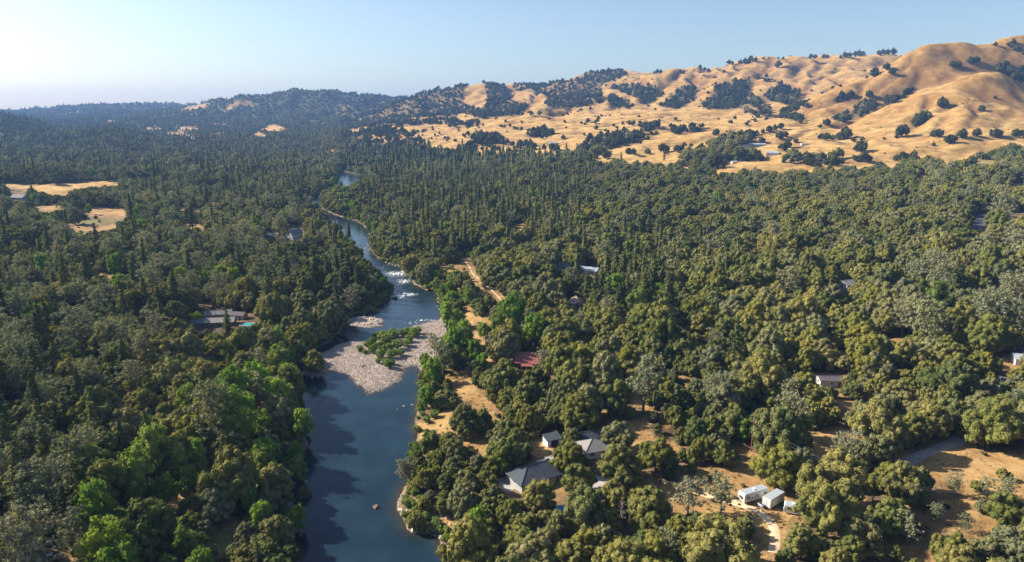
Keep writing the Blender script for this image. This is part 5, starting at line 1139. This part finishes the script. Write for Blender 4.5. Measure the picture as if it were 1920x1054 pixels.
house('shed', 'brown roofed shed half hidden by lime green trees on the left bank', 'shed', 428, 738, 6, 5, 2.6, deg(30), 'gable', P_['tan'], P_['wood'], 1.2, .4, 1, False)
house('house', 'white house at the right edge above the sunlit clearing', 'house', 1918, 682, 7, 6, 2.6, deg(-20), 'gable', P_['metal'], P_['white'], 1.3, .5, 2, False)
# patio and pools
px_, py_ = ground(968, 920)[:2]
pt = empty('patio', (hx_ - 9, hy_ - 3.5, float(hgt(hx_ - 9, hy_ - 3.5))), deg(30), 'grey concrete patio with a low brown wall left of the slate roofed house', 'patio')
g = MB()
for i in range(5):
    for j in range(4): MB().box(-5 + i * 2, -3.06 + i * 2, -4 + j * 2, -2.06 + j * 2, -1.0, .22 + .01 * ((i * 7 + j * 3) % 3)).make('paving_slab', P_['conc'], pt)
MB().box(-5.4, -5.1, -4, 4.2, -1, .9).box(-5.1, 5, 4.0, 4.3, -1, .9).make('low_wall', P_['tan'], pt)
def pool(px, py, rx, ry, mat, label, rz=0):
    x, y, z = ground(px, py); o = empty('pool', (x, y, z), rz, label, 'pool')
    n = 20; V = []
    for r, zz in ((1.0, -.6), (1.0, .45), (.93, .45), (.93, .2)):
        V += [(rx * r * math.cos(2 * math.pi * k / n), ry * r * math.sin(2 * math.pi * k / n), zz) for k in range(n)]
    F = [(a * n + k, a * n + (k + 1) % n, (a + 1) * n + (k + 1) % n, (a + 1) * n + k) for a in range(3) for k in range(n)]
    MB().poly(V, F).make('rim', P_['trim'], o); MB().poly([(rx * .95 * math.cos(2 * math.pi * k / n), ry * .95 * math.sin(2 * math.pi * k / n), .3) for k in range(n)], [tuple(range(n))]).make('water_surface', mat, o)
pool(1055, 960, 2.6, 1.9, P_['blue'], 'small round bright blue pool among the oaks below the slate roofed house')
pool(466, 610, 4.5, 2.6, P_['turq'], 'turquoise swimming pool beside the long grey roofed house in the left woods', .3)

# ------------------------------------------------------------------ vehicles
def wheel(parent, x, y, r=.34, w=.22):
    t = MB().cyl((x, y - w/2, r), (x, y + w/2, r), r, k=14).make('wheel', P_['tyre'], parent); s = 1 if y > 0 else -1
    MB().cyl((x, y + s * w/2, r), (x, y + s * (w/2 + .02), r), r * .58, k=10).make('rim', P_['steel'], t)
def profile(parent, name, pts, y0, y1, mat, bevel=.05, tuck=0):
    n = len(pts); V = [(x, y0 + tuck * (z > tuck * 99), z) for x, z in pts] + [(x, y1, z) for x, z in pts]
    return MB().poly(V, [tuple(range(n - 1, -1, -1)), tuple(range(n, 2 * n))] + [(i, (i + 1) % n, (i + 1) % n + n, i + n) for i in range(n)]).make(name, mat, parent, bevel)
def car(name, label, px, py, rz, paint_, kind='sedan'):
    x, y, z = ground(px, py); o = empty(name, (x, y, z + .03), rz, label, 'car' if kind != 'pickup' else 'pickup truck')
    profile(o, 'body', [(-2.2, .35), (2.15, .35), (2.25, .6), (2.15, .85), (1.1, .98), (-2.1, 1.0), (-2.25, .75)], -.9, .9, paint_, .07)
    if kind == 'pickup': cab = [(1.1, .96), (.5, 1.62), (-.5, 1.66), (-.75, .98)]
    else: cab = [(1.15, .96), (.45, 1.45), (-1.1, 1.48), (-1.95, 1.0)]
    c = profile(o, 'cabin', cab, -.76, .76, P_['glass'], .05)
    rf = [(cab[1][0] + .02, cab[1][1] - .02), (cab[1][0], cab[1][1] + .04), (cab[2][0], cab[2][1] + .04), (cab[2][0], cab[2][1] - .02)]; profile(o, 'roof', rf, -.74, .74, paint_, .015)
    for s in (-1, 1):
        for xx in (-1.35, 1.38): wheel(o, xx, s * .82)
        MB().box(2.14, 2.27, s * .68 - .16, s * .68 + .16, .62, .78).make('headlight', P_['trim'], o); MB().box(-2.27, -2.18, s * .7 - .12, s * .7 + .12, .68, .86).make('tail_light', P_['red'], o)
    if kind == 'pickup': MB().box(-2.1, -.8, -.72, .72, .985, 1.03).make('cargo_bed', P_['tyre'], o)
    return o
car('parked_car', 'white car parked under the lone oak on the sandy right bank', 862, 828, deg(15), P_['white'])
car('parked_car', 'pale blue car parked in the shade at the right edge clearing', 1880, 716, deg(60), P_['silver'])
car('parked_car', 'white car at the bottom left corner on bare ground', 97, 1052, deg(20), P_['white'])
car('parked_car', 'small white car on the blue grey road between the right oaks', 1836, 430, deg(70), P_['white'])
car('parked_truck', 'pale silver pickup truck parked between the camper and the tall box trailer', 1434, 948, deg(38), P_['silver'], 'pickup')
def trailer(name, label, px, py, rz, L, H, kind):
    x, y, z = ground(px, py); o = empty(name, (x, y, z + .02), rz, label, 'trailer' if kind == 'box' else 'camper'); hw = 1.25
    if kind == 'box':
        MB().box(-L/2, L/2, -hw, hw, .75, H).make('body', P_['white'], o, .04); MB().box(-L/2 + .05, L/2 - .05, -hw + .05, hw - .05, H + .01, H + .06).make('roof', P_['metal'], o)
        for s in (-1, 1): MB().box(-L/2, L/2, s * (hw + .02) - .02, s * (hw + .02) + .02, H - .14, H - .02).box(-L/2, L/2, s * (hw + .02) - .02, s * (hw + .02) + .02, .76, .9).make('rail', P_['steel'], o)
        dr = MB().box(-L/2 - .05, -L/2 - .003, -hw + .08, -.02, .85, H - .15).box(-L/2 - .05, -L/2 - .003, .02, hw - .08, .85, H - .15).make('rear_door', P_['white'], o); MB().box(-L/2 - .09, -L/2 - .05, -.1, -.06, 1.3, 2.4).make('handle', P_['steel'], dr)
        MB().box(-L/2 - .1, -L/2 + .1, -hw, hw, .45, .62).make('bumper', P_['rust'], o); MB().box(L/2, L/2 + 1.0, -.08, .08, .55, .7).make('hitch', P_['tyre'], o)
        for xx in (-L/4 - .45, -L/4 + .45):
            for s in (-1, 1): wheel(o, xx, s * 1.02, .42, .26)
    else:
        pts = [(-L/2, .55), (L/2 - 2.6, .55), (L/2 - 2.4, 1.35), (L/2 - .1, 1.45), (L/2, 1.7), (L/2 - .35, H), (-L/2 + .15, H), (-L/2, H - .2)] if kind == 'fifth' else [(-L/2, .5), (L/2, .5), (L/2 + .1, 1.1), (L/2 - .25, H), (-L/2 + .2, H), (-L/2 - .05, 1.4)]
        profile(o, 'body', pts, -hw, hw, P_['white'], .08); MB().box(-L/2 + .4, L/2 - .6, -hw + .12, hw - .12, H + .005, H + .05).make('roof', P_['metal'], o)
        for s in (-1, 1):
            MB().box(-L/2 + .3, L/2 - .7, s * (hw + .012) - .012, s * (hw + .012) + .012, 1.42, 1.56).make('stripe', P_['stripe'], o)
            for xx in (-L/2 + 1.2, 0, L/2 - 1.4): 
                f = MB().box(xx - .5, xx + .5, s * (hw + .03) - .03, s * (hw + .03) + .03, 1.7, 2.3).make('window', P_['trim'], o); MB().box(xx - .43, xx + .43, s * (hw + .07) - .01, s * (hw + .07) + .01, 1.77, 2.23).make('pane', P_['glass'], f)
            for xx in ((-L/4, -L/4 + .85) if L > 7 else (-L/4,)): wheel(o, xx, s * 1.1, .38, .24)
        f = MB().box(L/2 - .5, L/2 + .09, -.9, .9, 1.75, 2.2) ; 
        MB().box(-L/2 - .06, -L/2 - .003 + .06, -.7, .7, 1.5, 2.1).make('rear_window', P_['glass'], o)
        dr = MB().box(L/4 - .9, L/4 - .25, -hw - .045, -hw - .005, .65, 2.45).make('door', P_['trim'], o); MB().box(L/4 - .4, L/4 - .33, -hw - .08, -hw - .045, 1.4, 1.5).make('handle', P_['steel'], dr)
        MB().box(-.35, .35, -.35, .35, H + .05, H + .28).make('air_conditioner', P_['trim'], o)
    return o
trailer('camper_trailer', 'long white fifth wheel camper with a brown stripe, leftmost of the parked trailers', 1412, 938, deg(24), 8.6, 3.0, 'fifth')
trailer('box_trailer', 'tall white box trailer standing in the middle of the dusty clearing', 1449, 948, deg(38), 6.6, 3.2, 'box')
trailer('camper_van', 'short white camper with its end to the sun right of the box trailer', 1486, 965, deg(-22), 4.6, 2.6, 'van')
x, y, z = ground(1462, 948)
bo = empty('rowing_boat', (x, y, z + .02), deg(58), 'small green boat lying on the ground right of the box trailer', 'boat')
V = []; sec = [(-2.2, .55, .42), (-1.2, .8, .38), (0, .9, .36), (1.3, .7, .4), (2.3, .06, .55)]
for sx, sw, sh_ in sec: V += [(sx, -sw, sh_ + .1), (sx, -sw * .7, .08), (sx, 0, .0), (sx, sw * .7, .08), (sx, sw, sh_ + .1), (sx, sw * .62, .2), (sx, 0, .14), (sx, -sw * .62, .2)]
F = [(a * 8 + k, a * 8 + (k + 1) % 8, (a + 1) * 8 + (k + 1) % 8, (a + 1) * 8 + k) for a in range(4) for k in range(8)] + [tuple(range(8)), tuple(range(32, 40))]
MB().poly(V, F).make('hull', P_['green'], bo)
for xx in (-.9, .6): MB().box(xx - .14, xx + .14, -.68, .68, .36, .4).make('seat', P_['wood'], bo)

# ------------------------------------------------------------------ utility poles with wires
def upole(label, px, py, h, rz, lamp=False):
    x, y, z = ground(px, py); o = empty('utility_pole', (x, y, z), rz, label, 'utility pole', 'wooden utility poles')
    MB().cyl((0, 0, -1), (0, 0, h), .17, .11, 9).make('pole', P_['pole'], o); MB().box(-1.2, 1.2, -.07, .07, h - .7, h - .55).make('crossarm', P_['pole'], o)
    for xx in (-1.1, -.4, .4, 1.1): MB().cyl((xx, 0, h - .55), (xx, 0, h - .3), .06, .04, 6).make('insulator', P_['trim'], o)
    if lamp: MB().box(.1, .7, -.12, .12, h - .25, h - .1).make('lamp_head', P_['trim'], o)
    return o, Vector((x, y, z + h - .4))
a1 = upole('reddish utility pole standing in the dirt patch above the trailers', 1408, 850, 11, .5)
a2 = upole('pale topped utility pole with a lamp among the oaks right of the trailers', 1633, 962, 10, .5, True)
a3 = upole('pale utility pole beside the blue grey road in the upper right woods', 1842, 400, 12, .2)
a4 = upole('utility pole at the right edge beside the grey paved road', 1916, 640, 10, .6)
def wire(name, a, b, label, sag=1.6):
    pts = []
    o = empty(name, tuple((a + b) / 2), 0, label, 'power line'); mid = (a + b) / 2
    for off in (-.9, .9):
        n = 16; mb = MB(); pr = None
        for k in range(n + 1):
            t = k / n; p = a.lerp(b, t) + Vector((off * .8, off * .4, -sag * 4 * t * (1 - t))) - mid
            if pr is not None: mb.cyl(tuple(pr), tuple(p), .025, k=4)
            pr = p
        mb.make('wire', P_['steel'], o)
wire('power_line', a1[1], a2[1], 'thin sagging wires between the two poles near the trailers', 2.2)
x, y, z = ground(1935, 985); wire('power_line', a2[1], Vector((x, y, z + 9)), 'thin wires running from the lamp pole off to the right', 2.2)

# ------------------------------------------------------------------ rocks
M['rock'] = solid('river_rock', (.42, .35, .30), .9, var=.35, scale=2.2)
M['rust_rock'] = solid('reddish_rock', (.17, .10, .07), .85, var=.35, scale=3)
def rock_mesh(seed, sub=3):
    rng = np.random.default_rng(seed); v, t = ico(sub); off = rng.uniform(0, 50, 3)
    d = 1 + .34 * noise(v[:, 0] * 1.3 + off[0], v[:, 1] * 1.3 + v[:, 2] * 1.1 + off[1], seed) + .16 * noise(v[:, 0] * 3.1 + off[2], v[:, 1] * 3 + v[:, 2] * 2.7, seed + 1)
    v = v * d[:, None]
    for _ in range(4):          # a few broken faces
        n = unit(rng.normal(size=3)); c = rng.uniform(.55, .8); k = v @ n; v = v - np.maximum(k - c, 0)[:, None] * n * .85
    return v * np.array([1, rng.uniform(.7, 1), rng.uniform(.5, .75)]), t
ROCKM = []
for s in range(6): v, t = rock_mesh(s); ROCKM.append(mesh_np('boulder', v, None, t, [M['rock']]))
ROCKS = []
def boulder(px, py, wpx, label=None, mat=None, sink=.25, z=None):
    x, y, zz = ground(px, py); d = y * CP + 105 * SP; s = wpx * d / FPX / 2
    k = len(ROCKS) % 6; me = ROCKM[k]
    if mat: me = me.copy(); me.materials.clear(); me.materials.append(mat)
    o = link('boulder', me, None, (x, y, max(zz, 0) - s * sink * .3), (random.uniform(-.2, .2), random.uniform(-.2, .2), random.uniform(0, 6)))
    o.scale = (s, s, s); ROCKS.append((o, px, py, wpx, label)); return o
for t in [(753, 956, 12), (764, 962, 8), (768, 958, 6), (763, 967, 8), (754, 930, 7), (784, 982, 24), (777, 997, 14), (788, 990, 7), (792, 994, 6), (770, 976, 7), (800, 1000, 6), (826, 1012, 12), (835, 1016, 9), (841, 1024, 7), (848, 1038, 8), (812, 996, 7), (757, 763, 5), (773, 761, 6), (745, 769, 3), (832, 1052, 6),
          (693, 738, 4), (700, 736, 5), (706, 733, 5), (710, 735, 3), (697, 729, 4), (716, 731, 3), (686, 733, 3), (689, 742, 3), (573, 903, 7), (581, 702, 5), (587, 700, 6), (592, 703, 4)]: boulder(*t)
for t in [(690, 459, 4), (696, 462, 5), (686, 466, 5), (692, 470, 4), (676, 466, 3), (700, 470, 5), (704, 476, 5), (708, 481, 6), (713, 486, 5), (718, 489, 5), (724, 492, 5), (730, 495, 5), (736, 497, 4), (652, 445, 4), (648, 442, 3), (742, 499, 5), (748, 500, 4), (755, 503, 4), (820, 575, 4), (824, 580, 4), (828, 585, 4), (740, 552, 5), (746, 551, 4), (752, 549, 4), (735, 556, 5), (795, 536, 4), (802, 541, 5), (786, 530, 4)]: boulder(*t)
for k in range(46):
    a = random.uniform(0, 2 * math.pi); q = random.uniform(.1, 1) ** .5; boulder(692 + 30 * q * math.cos(a), 602 + 8 * q * math.sin(a), random.uniform(4, 11), sink=.8)
b_ = boulder(705, 951, 15, 'flat reddish rock breaking the water in mid channel', M['rust_rock'], .5)
for t in [(1000, 700, 5), (880, 610, 5), (900, 560, 6), (940, 575, 6), (950, 578, 5), (946, 583, 5), (760, 506, 3), (815, 930, 9), (825, 945, 9), (832, 955, 10), (828, 968, 9), (838, 975, 8), (845, 985, 8), (833, 940, 8), (820, 955, 8), (850, 995, 7)]: boulder(*t)
# hill outcrops and scrub are in the brush; cobbles on the gravel bar
cv = []
cob = bpy.data.collections.new('cobble_shapes')
for s in range(4):
    v, t = rock_mesh(50 + s, 1); cob.objects.link(bpy.data.objects.new('cobble_shape_%02d' % s, mesh_np('cobble', v, None, t, [M['rock']])))
bx = np.array(BAR); n = 52000
X = RNG.uniform(bx[:, 0].min() - 2, bx[:, 0].max() + 2, n); Y = RNG.uniform(bx[:, 1].min() - 2, bx[:, 1].max() + 2, n); Z = hgt(X, Y)
sb = sdpoly(X, Y, BAR); k = (sb < 2.5) & (Z > -.25) & (fbm(X / 5, Y / 5, 88, 2) > -.55); X, Y, Z, sb = X[k], Y[k], Z[k], sb[k]
me = bpy.data.meshes.new('cobbles'); me.vertices.add(len(X)); me.vertices.foreach_set('co', np.stack([X, Y, Z], 1).astype(np.float32).ravel())
me.attributes.new('shape_number', 'INT', 'POINT').data.foreach_set('value', RNG.integers(0, 4, len(X)).astype(np.int32))
me.attributes.new('turn', 'FLOAT_VECTOR', 'POINT').data.foreach_set('vector', RNG.uniform(0, 6, (len(X), 3)).astype(np.float32).ravel())
s = (.10 + .34 * RNG.uniform(0, 1, len(X)) ** 4)[:, None] * np.ones((1, 3)); me.attributes.new('grow', 'FLOAT_VECTOR', 'POINT').data.foreach_set('vector', s.astype(np.float32).ravel())
co = link('cobbles', me); tag(co, 'pale rounded cobbles covering the gravel bar', kind='stuff'); gn_instances(co, cob)
# ------------------------------------------------------------------ labels: each tree and boulder told by its place beside something one can find
MARKS = [(800, 268, 'the lowest tan meadow by the conifers'), (1020, 232, 'the smooth slope under the small domes'), (840, 240, 'the tan bench above the valley mouth'), (1400, 225, 'the middle of the tan plain'), (960, 290, 'the meadow edge at centre'), (990, 680, 'the maroon roofed cabin'), (1005, 895, 'the slate roofed house'), (1112, 838, 'the hip roofed cottage'), (1109, 740, 'the pale blue metal roof'), (1448, 940, 'the tall box trailer'), (1079, 562, 'the tan pyramid roof'), (1104, 505, 'the white roof beyond the meadow'),
 (553, 437, 'the tall white gabled house'), (410, 600, 'the long grey roofed house'), (38, 366, 'the left edge farmhouse'), (1418, 272, 'the long blue shaded barn'), (1448, 288, 'the white roofed barn'), (1037, 268, 'the house on the tan slope'), (1555, 713, 'the brown shed in the right wood'),
 (1590, 536, 'the small grey roof in the right wood'), (1694, 394, 'the flat white roof in the oaks'), (428, 726, 'the brown shed on the left bank'), (1842, 410, 'the road in the upper right woods'), (1760, 845, 'the gravel road bend'), (705, 951, 'the reddish midstream rock'), (735, 650, 'the gravel island'),
 (692, 603, 'the rocky islet'), (760, 525, 'the upper rapids'), (863, 790, 'the sandy right bank'), (895, 515, 'the pale dirt track'), (640, 360, 'the far river bend'), (120, 400, 'the dry field on the left'), (212, 1035, 'the lime yellow tree'), (412, 1000, 'the small lawn'), (40, 850, 'the lower left edge'),
 (1408, 830, 'the reddish utility pole'), (1633, 948, 'the lamp pole'), (1055, 955, 'the bright blue pool'), (1890, 900, 'the sunlit slope at lower right'), (1852, 72, 'the right hilltop'), (1740, 75, 'the round golden summit'), (1600, 104, 'the long golden ridge'), (1460, 112, 'the middle of the skyline'), (1157, 132, 'the dark wooded peak'),
 (1360, 180, 'the large dark gully wood'), (1465, 180, 'the hollow beside the gully wood'), (1212, 176, 'the narrow ravine wood'), (907, 150, 'the cone shaped hill'), (1690, 180, 'the tree lined draw'), (1765, 195, 'the bare golden flank'), (1800, 255, 'the foot of the golden hill'), (1130, 272, 'the creek wood on the tan slope'),
 (900, 262, 'the dark oak clump on the tan slope'), (720, 250, 'the scattered oaks near the valley mouth'), (1540, 305, 'the ranch meadow'), (1900, 610, 'the paved road at the right edge'), (1340, 650, 'the pale pine in mid wood'), (300, 480, 'the dense pine stand on the left'), (545, 650, 'the bright tree on the left bank'), (360, 880, 'the poplars on the left bank'), (1200, 330, 'the edge of the golden fields'), (1480, 480, 'the broad oak canopy on the right'), (200, 600, 'the middle of the left woods'), (60, 500, 'the far left woods'), (1300, 900, 'the grey pine pair'), (1700, 600, 'the right canopy above the road bend'), (1250, 760, 'the dry orange clearing'), (870, 400, 'the tall conifer ranks')]
ONES = ['', 'second', 'third', 'fourth', 'fifth', 'sixth', 'seventh', 'eighth', 'ninth', 'tenth', 'eleventh', 'twelfth', 'thirteenth', 'fourteenth', 'fifteenth', 'sixteenth', 'seventeenth', 'eighteenth', 'nineteenth', 'twentieth']
def ordinal(n):
    if n < 20: return ONES[n]
    t = {2: 'twenty', 3: 'thirty', 4: 'forty', 5: 'fifty', 6: 'sixty', 7: 'seventy', 8: 'eighty', 9: 'ninety', 10: 'hundred'}.get((n + 1) // 10, 'many'); r = (n + 1) % 10
    return (t + '-' + (ONES[r - 1] if r > 1 else 'first')) if r else t[:-1] + 'ieth'
def relate(px, py):
    best = min(MARKS, key=lambda m: math.hypot((m[0] - px), (m[1] - py) * 1.6)); dx, dy = px - best[0], (py - best[1]) * 1.6
    side = ('right of' if dx > 0 else 'left of') if abs(dx) > abs(dy) else ('above' if dy < 0 else 'below')
    return best, side, math.hypot(dx, dy)
DESC = {'oak_tree': ('round olive green oak', 'oak', 'olive oaks of the valley wood'), 'grassland_oak': ('dark oak on dry golden grass', 'oak', 'dark oaks on the golden hills'), 'grey_pine': ('wispy pale grey pine', 'pine', 'pale grey pines'), 'conifer_tree': ('tall narrow conifer', 'conifer', 'tall conifers in the valley'),
        'riverside_tree': ('bright green leafy tree', 'leafy tree', 'bright green riverside trees'), 'willow_shrub': ('low green willow bush', 'shrub', 'willow bushes along the river'), 'lime_green_tree': ('vivid lime green tree', 'leafy tree', 'lime green trees'), 'bare_tree': ('pale bare leafless tree', 'dead tree', 'bare grey trees'), 'slender_poplar': ('slender bright green poplar', 'poplar', 'slender poplars')}
G = {}
for (o, kind, px, py, w, h, size_, i) in TREES:
    m_, side, dist = relate(px, py); G.setdefault((kind, m_[2], side), []).append((dist, o))
for (kind, mark, side), lst in G.items():
    lst.sort(key=lambda t: t[0]); d, cat, grp = DESC[kind]
    for n, (dist, o) in enumerate(lst):
        q = 'nearest' if n == 0 else ordinal(n) + ' nearest'
        s = '%s, %s %s %s' % (d, q, {'left of': 'to the left of', 'right of': 'to the right of', 'above': 'above', 'below': 'below'}[side], mark)
        if len(lst) == 1: s = '%s %s %s' % (d, side, mark)
        if len(s.split()) > 16: s = s.replace('to the left of', 'left of').replace('to the right of', 'right of')
        if len(s.split()) > 16: s = s.replace(' on dry golden grass', '')
        tag(o, s, cat, grp)
G = {}
for (o, px, py, w, label) in ROCKS:
    if label: tag(o, label, 'rock'); continue
    m_, side, dist = relate(px, py); G.setdefault((m_[2], side), []).append((dist, o))
for (mark, side), lst in G.items():
    lst.sort(key=lambda t: t[0])
    for n, (dist, o) in enumerate(lst):
        q = 'nearest' if n == 0 else ordinal(n) + ' nearest'
        tag(o, 'pale brown boulder, %s %s %s' % (q, side, mark) if len(lst) > 1 else 'pale brown boulder %s %s' % (side, mark), 'rock', 'pale boulders along the river')
